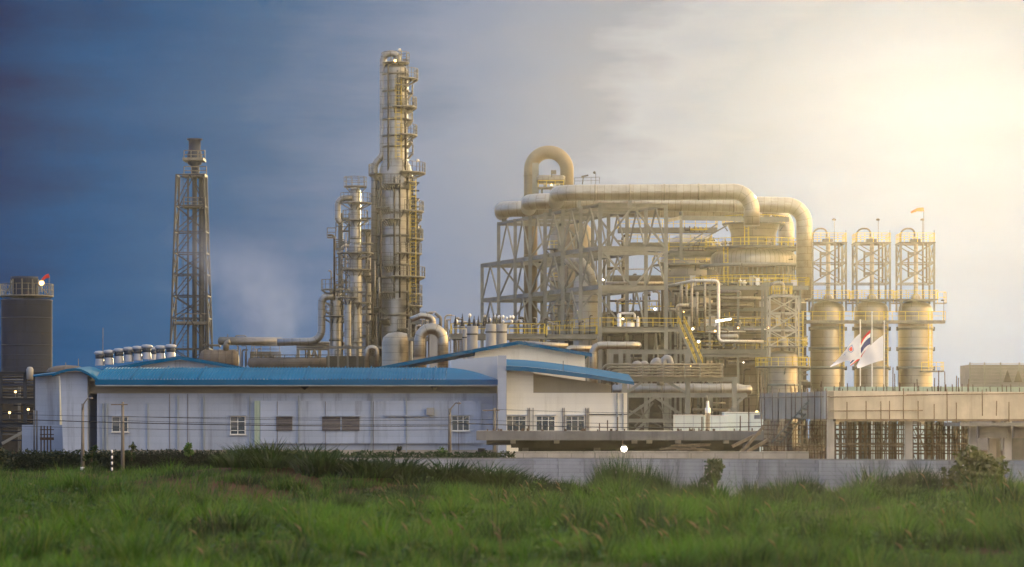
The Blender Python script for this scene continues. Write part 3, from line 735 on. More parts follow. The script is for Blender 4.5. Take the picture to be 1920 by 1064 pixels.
a,b_=at(1447,830,153),at(1520,748,153); a2,b2=at(1462,832,153.6),at(1530,754,153.6)
MB().bar(a,b_,.07).build('stringer',M['steel2'],t); MB().bar(a2,b2,.07).build('stringer',M['steel2'],t)
for i in range(9):
    f=.05+i*.105; p,q=a.lerp(b_,f),a2.lerp(b2,f); MB().bar(p,q,.22,.04).build('tread',M['steel2'],t)
for px0,py0,px1,py1,Y,lb in ((1378,862,1432,800,152,'long diagonal timber prop leaning on the scaffold corner'),(1372,838,1425,812,152.5,'short timber plank slanting below the slab end'),(1400,848,1440,825,152.2,'timber board lying aslant near the slab end')):
    tag(MB().bar(at(px0,py0,Y),at(px1,py1,Y+1),.10,.16).build('timber_prop',M['timber']),lb,'timber')
r=random.Random(9)
for i in range(16):
    y=150+r.uniform(0,3); px=1290+r.uniform(-25,25); py=846-(i%6)*2.2; L=r.uniform(40,80)
    o=MB().bar(at(px-L/2,py+r.uniform(-1.5,1.5),y),at(px+L/2,py+r.uniform(-2.5,2.5),y),.16,.05).build('timber_plank',M['timber'] if i%3 else M['bark'])
    tag(o,'weathered plank in the loose timber pile behind the block wall','plank','planks in the loose timber pile')

# ------------------------------------------------------------------ concrete slab deck (centre)
t=thing('concrete_deck','half built concrete deck slab with stained edge and rebar stubs','deck',(X(1160,156),156,0))
Ys=156
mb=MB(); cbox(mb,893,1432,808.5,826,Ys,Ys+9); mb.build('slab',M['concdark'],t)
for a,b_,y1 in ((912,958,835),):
    cbox(MB(),a,b_,826.02,y1,Ys+.5,Ys+8).build('drop_beam',M['concshade'],t)
cbox(MB(),958,1272,826.02,840,Ys+2.2,Ys+2.9).build('drop_beam',M['concshade'],t)
cbox(MB(),1272,1440,826.02,838,Ys+4,Ys+4.6).build('drop_beam',M['concshade'],t)
mb=MB(); cbox(mb,972,1268,838,900,Ys+7,Ys+7.3); cbox(mb,1268.2,1424,836,900,Ys+7.5,Ys+7.8); mb.build('rear_wall',M['concshade'],t)  # dark wall added behind the columns to read as shade under the deck
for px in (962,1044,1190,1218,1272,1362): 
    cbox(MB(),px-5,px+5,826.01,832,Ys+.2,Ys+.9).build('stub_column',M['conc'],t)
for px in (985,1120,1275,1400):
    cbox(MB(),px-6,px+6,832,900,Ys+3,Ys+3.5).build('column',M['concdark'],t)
G='rebar stubs standing on the concrete deck'
r=random.Random(4)
for i in range(44):
    px=r.choice([r.uniform(900,1020),r.uniform(1045,1175),r.uniform(1270,1330),r.uniform(1330,1420)])
    o=MB().bar(at(px,810,Ys+.3),at(px,808.5-r.uniform(2,5.5),Ys+.3),.07 if r.random()<.7 else .14,.07).build('rebar_stub',M['rebar']); tag(o,'stubby dark rebar sticking up from the edge of the concrete deck','rebar',G)
for px,h_ in ((1139,20),(1158,26),(1124,14),(1316,26),(1388,28),(991,9),(1404,62)):
    o=MB().bar(at(px,810,Ys+.4),at(px,808-h_,Ys+.4),.06).build('rebar_stub',M['rebar']); tag(o,'thin tall rod standing up from the concrete deck','rebar',G)
# low site lamp in front of the block wall, lit
def lit_lamp(px,py,Y,rad,lb,mat='lampglintw',post=0,grp='small lit lamps around the site'):
    p=at(px,py,Y); t=thing('site_lamp',lb,'lamp',p-Vector((0,0,post)),grp)
    if post: MB().bar(p-Vector((0,0,post)),p-Vector((0,0,rad*.6)),max(.05,rad*.22)).build('post',M['steel'],t)
    MB().lathe(p.x,p.y,[(rad*.5,p.z+rad*.7),(rad*.9,p.z+rad*1.0),(rad*.2,p.z+rad*1.35)],10).build('lamp_shade',M['steel'],t)
    MB().ball(p,rad,10,8).build('bulb',M[mat],t); return t
lit_lamp(1170,842,141,.15,'bright lit round lamp on the pale block wall under the deck','lampglintw',.5)
tag(MB().bar(at(1166,842,141.2),at(1168,826,141.2),.05).build('wooden_stake',M['timber']),'short wooden stake beside the bright round lamp','stake')

# ------------------------------------------------------------------ far right: hoarding and louvred unit
mb=MB(); mb.box(X(1545,190),X(1970,190),190,190.1,Z(752,190),Z(725.5,190))
tag(mb.build('site_hoarding',M['green']),'pale green sheet hoarding showing above the concrete parapet','hoarding')
Yl=340
t=thing('louvred_unit','grey slatted louvre cooling unit beyond the parapet at far right','cooling unit',(X(1880,Yl),Yl,0))
f_=MB(); f_.box(X(1820,Yl),X(1975,Yl),Yl+.6,Yl+8,0,Z(684,Yl)); f_.build('casing',M['louvre'],t)
for i in range(20):
    py=682+i*2.6; mb=MB(); mb.bar(at(1818,py,Yl),at(1975,py,Yl),.3,.06); mb.build('slat',M['tankgrey'],t)
for px in (1818.5,1846,1876,1911,1945): MB().bar(at(px,740,Yl-.18),at(px,680,Yl-.18),.14).build('post',M['steel'],t)
for px in (1889,1909): 
    MB().ext([at(px-8,717,Yl-.3),at(px+8,717,Yl-.3),at(px,694,Yl-.3)],(0,.1,0)).build('hood',M['darkpipe'],t)

# ------------------------------------------------------------------ blue roofed halls
YB=240.0
def bx(px0,px1,py0,py1,Ya,Yb): return cbox(MB(),px0,px1,py0,py1,Ya,Yb)
t=thing('blue_roofed_hall','long white industrial hall under a curved blue sheet roof','building',(X(520,YB),YB,0)); HALL=t
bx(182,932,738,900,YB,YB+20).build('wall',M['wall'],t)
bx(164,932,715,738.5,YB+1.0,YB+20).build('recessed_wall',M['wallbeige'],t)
# corrugated front slope
def slope(px0,px1,Ya,za,Yb,zb,pitch,mat,nm,par,endcurve=None):
    x0,x1=X(px0,Ya),X(px1,Ya); n=int((x1-x0)/pitch); r0=[];r1=[];rm=[]
    for i in range(n+1):
        for f,dz in ((0,0),(.35,0),(.5,.07),(.65,.07),(.8,0)):
            x=x0+(i+f)*pitch
            if x>x1: break
            k=endcurve(x) if endcurve else 0
            r0.append((x,Ya,za+dz)); rm.append((x,(Ya+Yb)/2,za+(zb-za)*.62+dz-k*.5)); r1.append((x,Yb,zb+dz-k))
    mb=MB(); mb.grid([r0,rm,r1],None,False); o=mb.build(nm,M[mat],par); return o
ze,zr=Z(712,YB-1.2),Z(690,YB+5)
xe0=X(835,YB)
def endc(x):
    return 0 if x<xe0 else 2.2*((x-xe0)/(X(934,YB)-xe0))**2*.0
rf=slope(178,836,YB-1.2,ze,YB+5,zr,.27,'roof','roof',t)
# curved right end of the roof
mb=MB(); rows=[]
for j in range(7):
    f=j/6; row=[]
    for i in range(13):
        gq=i/12; px=836+(934-836)*gq
        crest=690+(712-690)*(gq**1.7); y=YB-1.2+6.2*f*(1-.65*gq)
        py_=712+(crest-712)*math.sin(f*math.pi/2)
        row.append((X(px,YB-1.2),y,Z(py_,y)))
    rows.append(row)
mb.grid(rows); mb.build('roof_end',M['roof'],t)
# left wing with the arched gable
def arc(a,b_,c,n=14):  # smooth curve through three pixels
    (x0,y0),(x1,y1),(x2,y2)=a,b_,c; o=[]
    for i in range(n+1):
        f=i/n; px=x0+(x2-x0)*f
        o.append((px,y0*(px-x1)*(px-x2)/((x0-x1)*(x0-x2))+y1*(px-x0)*(px-x2)/((x1-x0)*(x1-x2))+y2*(px-x0)*(px-x1)/((x2-x0)*(x2-x1))))
    return o
ac=[(98,706),(112,700.5),(126,697),(141,695.5),(152,697.5),(164,703),(175,710.5),(184,716.5)]
mb=MB(); up=[at(px,py-5,YB-1.4) for px,py in ac]; lo=[at(px,py,YB-1.4) for px,py in ac]
rows=[[p for p in up],[p+Vector((0,8,.3)) for p in up]]; mb.grid(rows); mb.build('arched_roof',M['roof'],t)
mb=MB()
for i in range(len(ac)-1): mb.ext([lo[i],lo[i+1],up[i+1],up[i]],(0,.25,0))
mb.build('arched_fascia',M['fascia'],t)
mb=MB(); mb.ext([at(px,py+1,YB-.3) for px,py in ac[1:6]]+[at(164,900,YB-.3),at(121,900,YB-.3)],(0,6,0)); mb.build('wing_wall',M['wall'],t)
bx(178,936,712,722,YB-1.35,YB-1.2).build('fascia',M['fascia'],t)
bx(182,934,721,722.2,YB-1.2,YB+1.0).build('soffit',M['concdark'],t)
for px in (570,813): MB().ext([at(px-9,722.5,YB-.9),at(px+9,722.5,YB-.9),at(px,731,YB+.9)],(0.12,0,0)).build('bracket',M['concdark'],t)
# raised cladding panel and fittings
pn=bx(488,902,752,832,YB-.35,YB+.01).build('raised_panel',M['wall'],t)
bx(477,487.5,752,834,YB-.3,YB+.01).build('side_strip',M['green'],t)
for px in (193,200,277,468,696): MB().bar(at(px,848,YB-.45 if px==696 else YB-.08),at(px,757 if px<400 else 742,YB-.45 if px==696 else YB-.08),.13 if px<210 else .09).build('downpipe',M['pipedown'],t)
for px in (333,382,560,762,925): MB().bar(at(px,848,YB-.09 if px<480 else YB-.45),at(px,742,YB-.09 if px<480 else YB-.45),.10).build('downpipe',M['pipedown'],t)
bx(180,934,722.6,724.4,YB-1.5,YB-1.22).build('gutter',M['pipedown'],t)
for px in (245,300,372,450,570,640,690,760,813): MB().bar((X(px,YB-1.2),YB-1.25,ze+.09),(X(px,YB-1.2),YB+5,zr+.13),.10,.05).build('lap_seam',M['fascia'],t)
for px in (318,352,520,610,700,860): MB().bar(at(px,848,YB-.02 if px<488 or px>902 else YB-.37),at(px,739 if px<488 else 753,YB-.02 if px<488 or px>902 else YB-.37),.05).build('panel_joint',M['louvre'],t)
bx(182,932,844,900,YB-.05,YB+.01).build('plinth',M['conc'],t)
bx(430,460,836,850,YB-.06,YB+.01).build('low_hatch',M['wall'],t)
bx(896,909,841,852,YB-.06,YB+.01).build('square_vent',M['black'],t)
bx(722,795,778,781,YB-.6,YB-.36).build('ledge',M['wall'],t)
bx(800,813.5,765,778,YB-.95,YB-.36).build('ventilation_box',M['tankgrey'],t)
def window(px0,px1,py0,py1,Y,par,vm=(.5,),hm=(.32,),nm='window'):
    o=bx(px0-1.2,px1+1.2,py0-1.2,py0,Y-.10,Y+.02)
    o.box(X(px0-1.2,Y),X(px1+1.2,Y),Y-.10,Y+.02,Z(py1+1.2,Y),Z(py1,Y))
    for a in (px0-1.2,px1): o.box(X(a,Y),X(a+1.2,Y),Y-.10,Y+.02,Z(py1,Y),Z(py0,Y))
    for f in vm: c=px0+(px1-px0)*f; o.box(X(c-.6,Y),X(c+.6,Y),Y-.08,Y+.01,Z(py1,Y),Z(py0,Y))
    for f in hm: c=py0+(py1-py0)*f; o.box(X(px0,Y),X(px1,Y),Y-.085,Y+.01,Z(c+.5,Y),Z(c-.5,Y))
    w=o.build(nm,M['frame'],par)
    g_=bx(px0,px1,py0,py1,Y-.03,Y-.01).build('pane',M['glass'],w)
    if int(px0)%2: bx(px0+.4,px0+(px1-px0)*.47,py0+.4,py0+(py1-py0)*.62,Y-.045,Y-.032).build('blind',M['blindcloth'],w)
    s_=bx(px0-3,px1+3,py1+1.2,py1+2.6,Y-.18,Y+.02).build('sill',M['frame'],w)
    MB().box(X(px0-3,Y),X(px1+3,Y),Y-.3,Y+.02,Z(py0-2,Y),Z(py0-3.4,Y)).build('window_hood',M['wall'],w)
    return w
window(211,239,783,809,YB-.005,t); window(433,459,782,814,YB-.005,t,(.5,),(.28,.8)); window(848,879,781,807,YB-.36,t,(.33,.66),(.3,))
def louvre(px0,px1,py0,py1,Y,par):
    w=bx(px0,px1,py0,py1,Y-.02,Y+.01).build('louvre',M['black'],par); mb=MB()
    for i in range(9):
        py=py0+(py1-py0)*(i+.5)/9; mb.prof(at(px0,py,Y-.06),at(px1,py,Y-.06),[(-.07,.05),(-.05,.06),(.05,-.05),(.04,-.06)])
    mb.build('slat',M['louvre'],w)
    bx(px0-1,px1+1,py0-3,py0-1,Y-.25,Y+.01).build('hood',M['wall'],w)
louvre(518,548,782,808,YB-.36,t); louvre(604,638,782,808,YB-.36,t); louvre(641,674,782,808,YB-.36,t)

# low left outbuilding and site wall
t=thing('outbuilding','low pale outbuilding with a small blue roof behind the pipe rack','building',(X(85,270),270,0))
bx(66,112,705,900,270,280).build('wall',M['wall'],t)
mb=MB(); mb.grid([[at(62,706,268),at(80,702,268),at(112,699,268)],[at(62,703,278),at(80,700.5,278),at(112,697,278)]]); mb.build('roof',M['roof'],t)
mb=MB(); mb.ext([at(62,707,268),at(112,702,268),at(112,699,268),at(62,705,268)],(0,.2,0)); mb.build('fascia',M['fascia'],t)
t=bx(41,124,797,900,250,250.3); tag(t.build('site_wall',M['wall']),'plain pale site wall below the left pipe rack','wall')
t=thing('rebar_cage','dark rebar grid standing in front of the pale site wall','rebar cage',at(88,850,248))
for px in (77,83,89,95): MB().bar(at(px,850,248),at(px,799,248),.10).build('upright_bar',M['rebar'],t)
for py in (806,815,824,): MB().bar(at(75,py,247.9),at(101,py,247.9),.08).build('cross_bar',M['rebar'],t)
MB().bar(at(75,823,247.8),at(101,823,247.8),.08,.24).build('plate',M['rebar'],t)
for px in (64,69): tag(MB().tube([at(px,850,246),at(px,770,246)],.07,8).build('thin_pole',M['pole']),'thin dark pole in front of the pale site wall','pole','thin poles before the site wall')

# rear gable of the left hall + roof vents
YG=262.0
def gable(px0,apx,px1,pe0,pa,pe1,Y,depth,lb,nm,wallmat,wl,wr,wallbot,curve=0):
    t=thing(nm,lb,'building',(X(apx,Y),Y,0))
    L=[]
    for i in range(11):
        f=i/10
        L.append((px0+(apx-px0)*f,pe0+(pa-pe0)*f+curve*math.sin(f*math.pi)))
    for i in range(1,11):
        f=i/10; L.append((apx+(px1-apx)*f,pa+(pe1-pa)*f+curve*math.sin(f*math.pi)))
    up=[at(px,py,Y-1) for px,py in L]; lo=[at(px,py+6.5,Y-1) for px,py in L]
    mb=MB()
    for i in range(len(L)-1): mb.ext([lo[i],lo[i+1],up[i+1],up[i]],(0,.25,0))
    mb.build('fascia',M['fascia'],t)
    mb=MB(); mb.grid([[p+Vector((0,.02,.02)) for p in up],[p+Vector((0,depth,.02)) for p in up]],None,False); mb.build('roof',M['roof'],t)
    mb=MB(); pts=[at(px,py+4,Y) for px,py in L if wl<=px<=wr]; pts=pts+[at(wr,wallbot,Y),at(wl,wallbot,Y)]
    mb.ext(pts,(0,depth-1,0)); mb.build('wall',M[wallmat],t); return t
gable(150,337,520,703,668,703,YG,22,'white gable with a shallow blue roof behind the left hall','gable_hall','wall',215,470,800,-2)
def vent(px,py,Y,lb,grp):
    p=at(px,py,Y); x,y,z=p; t=thing('roof_ventilator',lb,'roof vent',(x,y,z-1.1),grp)
    MB().lathe(x,y,[(.46,z-1.2),(.40,z-.62),(.36,z-.55)],16).build('base',M['vent'],t)
    MB().lathe(x,y,[(.36,z-.55),(.42,z-.50),(.42,z-.22),(.36,z-.18)],16).build('throat',M['ventdark'],t)
    MB().lathe(x,y,[(.36,z-.2),(.52,z-.14),(.54,z+.04),(.40,z+.16),(.01,z+.2)],16).build('cowl',M['vent'],t); return t
VL=['outermost white roof ventilator at the lower end of the left gable slope','second white roof ventilator up the left gable slope','third white roof ventilator up the left gable slope','fourth white roof ventilator up the left gable slope','fifth white roof ventilator up the left gable slope','big dark banded roof ventilator near the left gable peak','small roof ventilator set back beside the big dark one','roof ventilator just left of the gable peak','roof ventilator just right of the left gable peak']
v0=None
for i,(px,py) in enumerate(((187,662),(204,660),(223,657),(241,654.5),(258,652.5),(275,650),(287,654),(301,651.5),(320,649.5))):
    Y=268 if i!=6 else 276
    v0=vent(px,py,Y,VL[i],'roof ventilators on the left gable')

# centre/right gable and the cream block
YC=250.0
gable(700,973,1110,690,639.5,663,YC,24,'tall cream gable building with a shallow blue roof in the middle','gable_hall','wallcream',866,1102,900)
t=thing('cream_block','cream walled block with a sloping curved blue canopy and three windows','building',(X(1060,238),238,0))
YD=238
bx(950,1176,737,900,YD,YD+6).build('wall',M['wallcream'],t)
bx(950,1000,694,737.2,YD+.01,YD+6).build('tower_wall',M['wallcream'],t)
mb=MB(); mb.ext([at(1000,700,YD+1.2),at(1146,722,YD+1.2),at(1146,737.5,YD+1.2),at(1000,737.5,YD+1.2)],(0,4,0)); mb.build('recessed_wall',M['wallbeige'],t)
cv=[(949,686.5),(985,688),(1025,692),(1065,697),(1105,702.5),(1145,709),(1170,713.5),(1189,716.5)]
mb=MB(); up=[at(a,b_,YD-1.6) for a,b_ in cv]; lo=[at(a,b_+8.5-3*max(0,(a-1050)/140),YD-1.6) for a,b_ in cv]
for i in range(len(cv)-1): mb.ext([lo[i],lo[i+1],up[i+1],up[i]],(0,.25,0))
mb.build('canopy_fascia',M['fascia'],t)
mb=MB(); mb.grid([[p+Vector((0,.02,.01)) for p in up],[p+Vector((0,11,.8)) for p in up]],None,False); mb.build('canopy_roof',M['roof'],t)
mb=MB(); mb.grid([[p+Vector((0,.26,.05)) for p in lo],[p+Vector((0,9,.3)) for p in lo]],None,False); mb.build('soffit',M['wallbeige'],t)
for a,b_ in ((951,985),(1006.5,1039.5),(1062,1095)): window(a,b_,781.5,808,YD-.005,t,(.3,.66),(.27,))
for px in (990,993,999.5,1055,1058,1098,1101,1104): MB().bar(at(px,815,YD-.1),at(px,765,YD-.1),.06).build('conduit',M['louvre'],t)
for px in (1157,1168): MB().bar(at(px,815,YD-.08),at(px,738,YD-.08),.12).build('downpipe',M['pipedown'],t)
bx(1105,1176,776.5,778,YD-.12,YD-.02).build('conduit_run',M['black'],t)
t=thing('shade_tinted_pilaster','tall wall slab coloured shade blue between the two halls','wall',(X(908,237),237,0))
mb=MB(); mb.ext([at(866,673,YD-.4),at(941,666.5,YD-.4),at(941,900,YD-.4),at(866,900,YD-.4)],(0,.5,0))
mb=MB(); mb.box(X(933.5,YD-1.5),X(949.5,YD-1.5),YD-1.5,YD+2,0,Z(667,YD-1.5)); mb.build('slab',M['wall'],t)
mb=MB(); mb.ext([at(846,676,244.5),at(933,668,244.5),at(933,900,244.5),at(846,900,244.5)],(0,2,0)); mb.build('rear_panel',M['wallshade'],t)
for px,y0,y1,Y,lb in ((193,615,668,262,'thin lightning rod above the left roof ventilators'),(147,673,697,246,'short thin rod on the arched roof of the left wing'),(123,680,700,246,'shortest thin rod on the left wing roof'),(1056,677,698,236.9,'thin rod standing on the sloping blue canopy')):
    tag(MB().bar(at(px,y1,Y),at(px,y0,Y),.06).build('lightning_rod',M['pole']),lb,'rod','thin rods on the roofs')
# ------------------------------------------------------------------ helpers for the plant
def pipe(path, dpx, mat, lb, cat='pipe', bend=1.6, n=14, grp=None, name='pipe', flange=0, k=6):
    pts=[at(*p) for p in path]; r_=dpx*path[0][2]/F/2
    if bend: pts=fillet(pts,bend*2*r_,k)
    if not flange:
        return tag(MB().tube(pts,r_,n).build(name,M[mat]),lb,cat,grp)
    t=thing(name,lb,cat,pts[0],grp)
    MB().tube(pts,r_,n).build('pipe_run',M[mat],t)
    for i in (0,-1):
        d_=(pts[1]-pts[0]).normalized() if i==0 else (pts[-2]-pts[-1]).normalized()
        MB().tube([pts[i],pts[i]+d_*r_*.5],r_*1.35,n).build('flange',M['pipe'],t)
    return t
def ring(cx,cy,z,r,h=.35,over=.12,n=28):
    return MB().lathe(cx,cy,[(r-.05,z-h/2),(r+over,z-h/2),(r+over,z+h/2),(r-.05,z+h/2)],n)
def platform(par,cx,cy,z,r0,r1,a0,a1,n=10,ym=True,h=1.15):
    d_=MB().lathe(cx,cy,[(r0,z),(r1,z-.001),(r1,z+.22),(r0,z+.22),(r0,z)],n,a0,a1)
    for k in range(0,n+1,max(1,n//4)):
        a=a0+(a1-a0)*k/n; d_.bar((cx+r0*math.cos(a),cy+r0*math.sin(a),z-.9),(cx+r1*.96*math.cos(a),cy+r1*.96*math.sin(a),z-.02),.14)
    dk=d_.build('platform',M['deck'],par)
    pts=[(cx+(r1-.06)*math.cos(a0+(a1-a0)*k/n),cy+(r1-.06)*math.sin(a0+(a1-a0)*k/n),z+.22) for k in range(n+1)]
    MB().rail(pts,h,2.2,.085).build('railing',M['yellow' if ym else 'steel2'],dk)
    return dk
def ladder(par,p,q,w=.5,cage=True,lm='yellow'):
    p=Vector(p);q=Vector(q); mb=MB(); s_=Vector((w/2,0,0))
    mb.bar(p-s_,q-s_,.08); mb.bar(p+s_,q+s_,.08)
    k=int((q-p).length/.6)
    for i in range(k): c=p.lerp(q,(i+.5)/k); mb.bar(c-s_,c+s_,.05)
    if cage:
        for i in range(0,k,4):
            c=p.lerp(q,(i+.5)/k)+Vector((0,-.35,0)); mb.bar(c-s_*1.4,c+s_*1.4,.06)
        mb.bar(p+Vector((-w*.7,-.35,0)),q+Vector((-w*.7,-.35,0)),.05); mb.bar(p+Vector((w*.7,-.35,0)),q+Vector((w*.7,-.35,0)),.05)
    return mb.build('ladder',M[lm],par)
def lattice(par,cx,cy,w0,w1,zs,leg,br,mat,pat='X',dy=None):
    """square lattice: legs, girts and bracing as parts; zs = levels"""
    def c(z,i):
        f=(z-zs[0])/(zs[-1]-zs[0]); w=w0+(w1-w0)*f; sx_,sy_=((-1,-1),(1,-1),(1,1),(-1,1))[i]
        return Vector((cx+sx_*w/2,cy+sy_*(dy or w)/2,z))
    for i in range(4): MB().bar(c(zs[0],i),c(zs[-1],i),leg).build('leg',M[mat],par)
    for j,(a,b_) in enumerate(zip(zs,zs[1:])):
        gm=MB(); bm_=MB()
        for i in range(4):
            k=(i+1)%4; gm.bar(c(b_,i),c(b_,k),br*1.25)
            if pat=='X' or (isinstance(pat,str) and pat[j%len(pat)]=='X'):
                bm_.bar(c(a,i),c(b_,k),br); bm_.bar(c(a,k),c(b_,i),br)
                m_=(c(a,i)+c(b_,k))/2; d_=(c(a,k)-c(a,i)).normalized(); bm_.bar(m_-d_*br*1.6,m_+d_*br*1.6,br*.6,br*3)
            elif pat[j%len(pat)]=='V':
                m_=(c(a,i)+c(a,k))/2; bm_.bar(c(b_,i),m_,br); bm_.bar(c(b_,k),m_,br)
            elif pat[j%len(pat)]=='A':
                m_=(c(b_,i)+c(b_,k))/2; bm_.bar(c(a,i),m_,br); bm_.bar(c(a,k),m_,br)
        gm.build('girt',M[mat],par)
        if bm_.v: bm_.build('bracing',M[mat],par)

# ------------------------------------------------------------------ big steel frame
FC=[]
for i,px in enumerate((1125,1089,1055,1022,994,966,935,904)):
    Y=400/(1-.0148*i); FC.append(Vector((X(px,Y),Y,0)))
FV=Vector((9.4,2.0,0)); ZL=[Z(p,400) for p in (384,465,538,618)]
t=thing('steel_structure','tall open frame of grey braced steel columns under the big ducts','steel frame',tuple(FC[0])); FRAME=t
UP=Vector((0,0,1))
for i,p in enumerate(FC):
    for k in (0,1):
        q=p+FV*k; top=ZL[0] if i<7 else ZL[1]
        MB().ibar(q,q+UP*(top+.25),.52,.55,.10,up=(0,1,0)).build('column',M['steel'],t)
for li,z in enumerate(ZL):
    last=6 if li==0 else 7
    if li==3: last=3
    for k in (0,1):
        a=FC[0]+FV*k; b_=FC[last]+FV*k; h=.42 if li==0 else .62
        MB().ibar(a+UP*z,b_+UP*z,.34,h,.09).build('beam',M['steel'],t)
    for i in range(last+1):
        MB().ibar(FC[i]+UP*(z-.06),FC[i]+FV+UP*(z-.06),.32,.45 if i else .62,.09).build('cross_beam',M['steel'],t)
    if li in (1,):
        MB().ibar(FC[0]+UP*(z-.75),FC[0]+FV+UP*(z-.75),.3,.4,.09).build('cross_beam',M['steel'],t)
zs=[0]+ZL[::-1]
def br(a,b_,w=.24): MB().bar(a,b_,w).build('brace',M['steel'],t)
for k in (0,1):
    for i in range(7):
        a=FC[i]+FV*k; b_=FC[i+1]+FV*k; m_=(a+b_)/2
        for j in range(4):
            z0,z1=zs[j],zs[j+1]
            if i==6 and j==3: continue
            if j==3 or (j==2 and i in (0,2,4,6)) or (j==1 and i in (1,4,6)): 
                br(a+UP*z0,m_+UP*(z1-.2),.2); br(b_+UP*z0,m_+UP*(z1-.2),.2)
            elif j==2 and i in (3,5): br(a+UP*z1,b_+UP*z0,.22)
            elif j==0 and i in (0,): br(a+UP*z0,m_+UP*(z1-.2),.22); br(b_+UP*z0,m_+UP*(z1-.2),.22)
for i in (0,2,4,6):
    a=FC[i]; b_=a+FV; m_=(a+b_)/2; w=.26
    if i<6: br(a+UP*zs[3],m_+UP*(zs[4]-.2),w); br(b_+UP*zs[3],m_+UP*(zs[4]-.2),w)
    br(a+UP*zs[3],m_+UP*zs[2],w); br(b_+UP*zs[3],m_+UP*zs[2],w)
    if i: br(a+UP*zs[1],m_+UP*zs[2],w); br(b_+UP*zs[1],m_+UP*zs[2],w)
m_=(FC[0]+FC[0]+FV)/2
for z in (ZL[0]-.35,ZL[2]+.5): MB().box(m_.x-.55,m_.x+.55,m_.y-.12,m_.y+.12,z-.5,z+.35).build('gusset_plate',M['steel'],t)
b_=FC[0]+FV; br(b_+UP*ZL[2],b_+FV*.1+UP*ZL[3]*1.0,.18)
# platform in the frame at the lowest level
t2=thing('frame_platform','steel working platform with yellow rails low inside the big frame','platform',tuple(FC[0]+UP*ZL[3]))
zz=ZL[3]+.33
MB().ext([FC[0]+UP*zz,FC[3]+UP*zz,FC[3]+FV+UP*zz,FC[0]+FV+UP*zz],(0,0,.1)).build('deck',M['deck'],t2)
dd=Vector((0,-.25,0))
MB().rail([FC[3]+UP*(zz+.1)+dd,FC[0]+UP*(zz+.1)+dd,FC[0]+FV+UP*(zz+.1)+dd],1.2,1.8,.09).build('railing',M['yellow'],t2)
MB().ibar(FC[0]+FV+UP*(zz-.33),FC[0]+FV+Vector((2.2,.3,zz-.33)),.3,.5).build('beam',M['steel'],t2)
MB().box(FC[0].x+9.4,FC[0].x+11.6,402.2,405,zz,zz+.1).build('deck',M['deck'],t2)
MB().rail([FC[0]+FV+UP*(zz+.1)+dd,FC[0]+FV+Vector((2.0,0,zz+.1))+dd],1.2,1.2,.09).build('railing',M['yellow'],t2)
# stair from that platform
t2=thing('steel_stair','long yellow railed steel stair descending from the frame platform','stairs',at(1318,690,402))
for dx_,dy_ in ((0,0),(11.5,.9)):
    a=at(1271+dx_,608,402+dy_); b_=at(1306+dx_,688,402+dy_)
    MB().bar(a,b_,.14,.34).build('stringer',M['steel'],t2)
    for hh in (1.15,.6):MB().bar(a+UP*hh,b_+UP*hh,.10).build('handrail',M['yellow'],t2)
    mb=MB()
    for i in range(9): c=a.lerp(b_,i/8); mb.bar(c,c+UP*1.15,.08)
    mb.build('baluster',M['yellow'],t2)
a=at(1271,608,402); b_=at(1306,688,402); mb=MB()
for i in range(18):
    c=a.lerp(b_,(i+.5)/18); mb.bar(c,c+Vector((.86,.9,0)),.3,.05)
mb.build('tread',M['deck'],t2)
MB().box(*[X(1296,402),X(1326,402),401.5,404],Z(685,402)-.2,Z(685,402)).build('landing',M['deck'],t2)

# ------------------------------------------------------------------ big ducts over the frame
def duct(pxl,pyl,pxr,pyr,Y,dpx,turn,drop,lb,grow=1.12):
    """horizontal jacketed duct: left end turns away from us, right end bends down"""
    s_=Y/F; r_=dpx*s_/2; R_=r_*2.3
    t=thing('big_duct',lb,'duct',at(pxl,pyl,Y))
    pts=[]
    x0,x1=X(pxl,Y)+r_,X(pxr,Y)-r_; z0=Z(pyl,Y); z1=Z(pyr,Y)
    cxl=x0+R_
    # left elbow turning away and down
    for i in range(9):
        a=math.pi/2*i/8; pts.append(Vector((cxl-R_*math.cos(a),Y+R_-R_*math.sin(a),z0)))
    pts=[Vector((x0,Y+R_+turn,z0))]+pts
    xe=x1-R_
    for i in range(9):
        a=math.pi/2*i/8; pts.append(Vector((xe+R_*math.sin(a),Y,z1-R_+R_*math.cos(a))))
    pts.append(Vector((x1,Y,Z(drop,Y))))
    MB().tube(pts,r_,24).build('duct_run',M['clad'],t)
    for f in (.12,.34,.56,.78):
        x=cxl+(xe-cxl)*f; z=z0+(z1-z0)*f
        MB().lathe(0,0,[(r_,-.12),(r_+.07,-.12),(r_+.07,.12),(r_,.12)],20)
        mb=MB(); mb.tube([(x-.12,Y,z),(x+.12,Y,z)],r_+.06,24); mb.build('band',M['clad2'],t)
    for px in (pxl+55,pxl+150):
        mb=MB(); x=X(px,Y); mb.box(x-.25,x+.25,Y-.3,Y+.3,z0-r_-1.0,z0-r_*.9); mb.build('saddle',M['steel'],t)
    return t
duct(1031,362,1424.5,360,398,30,14,424,'front silver duct crossing the frame top and bending down onto the domed vessel')
duct(977,378,1523,385,418,30,10,560,'middle silver duct behind the front one bending down beside the stacks')
duct(927,392,1489,395,436,30,6,560,'rear silver duct with the lowest left end and the inner right bend')
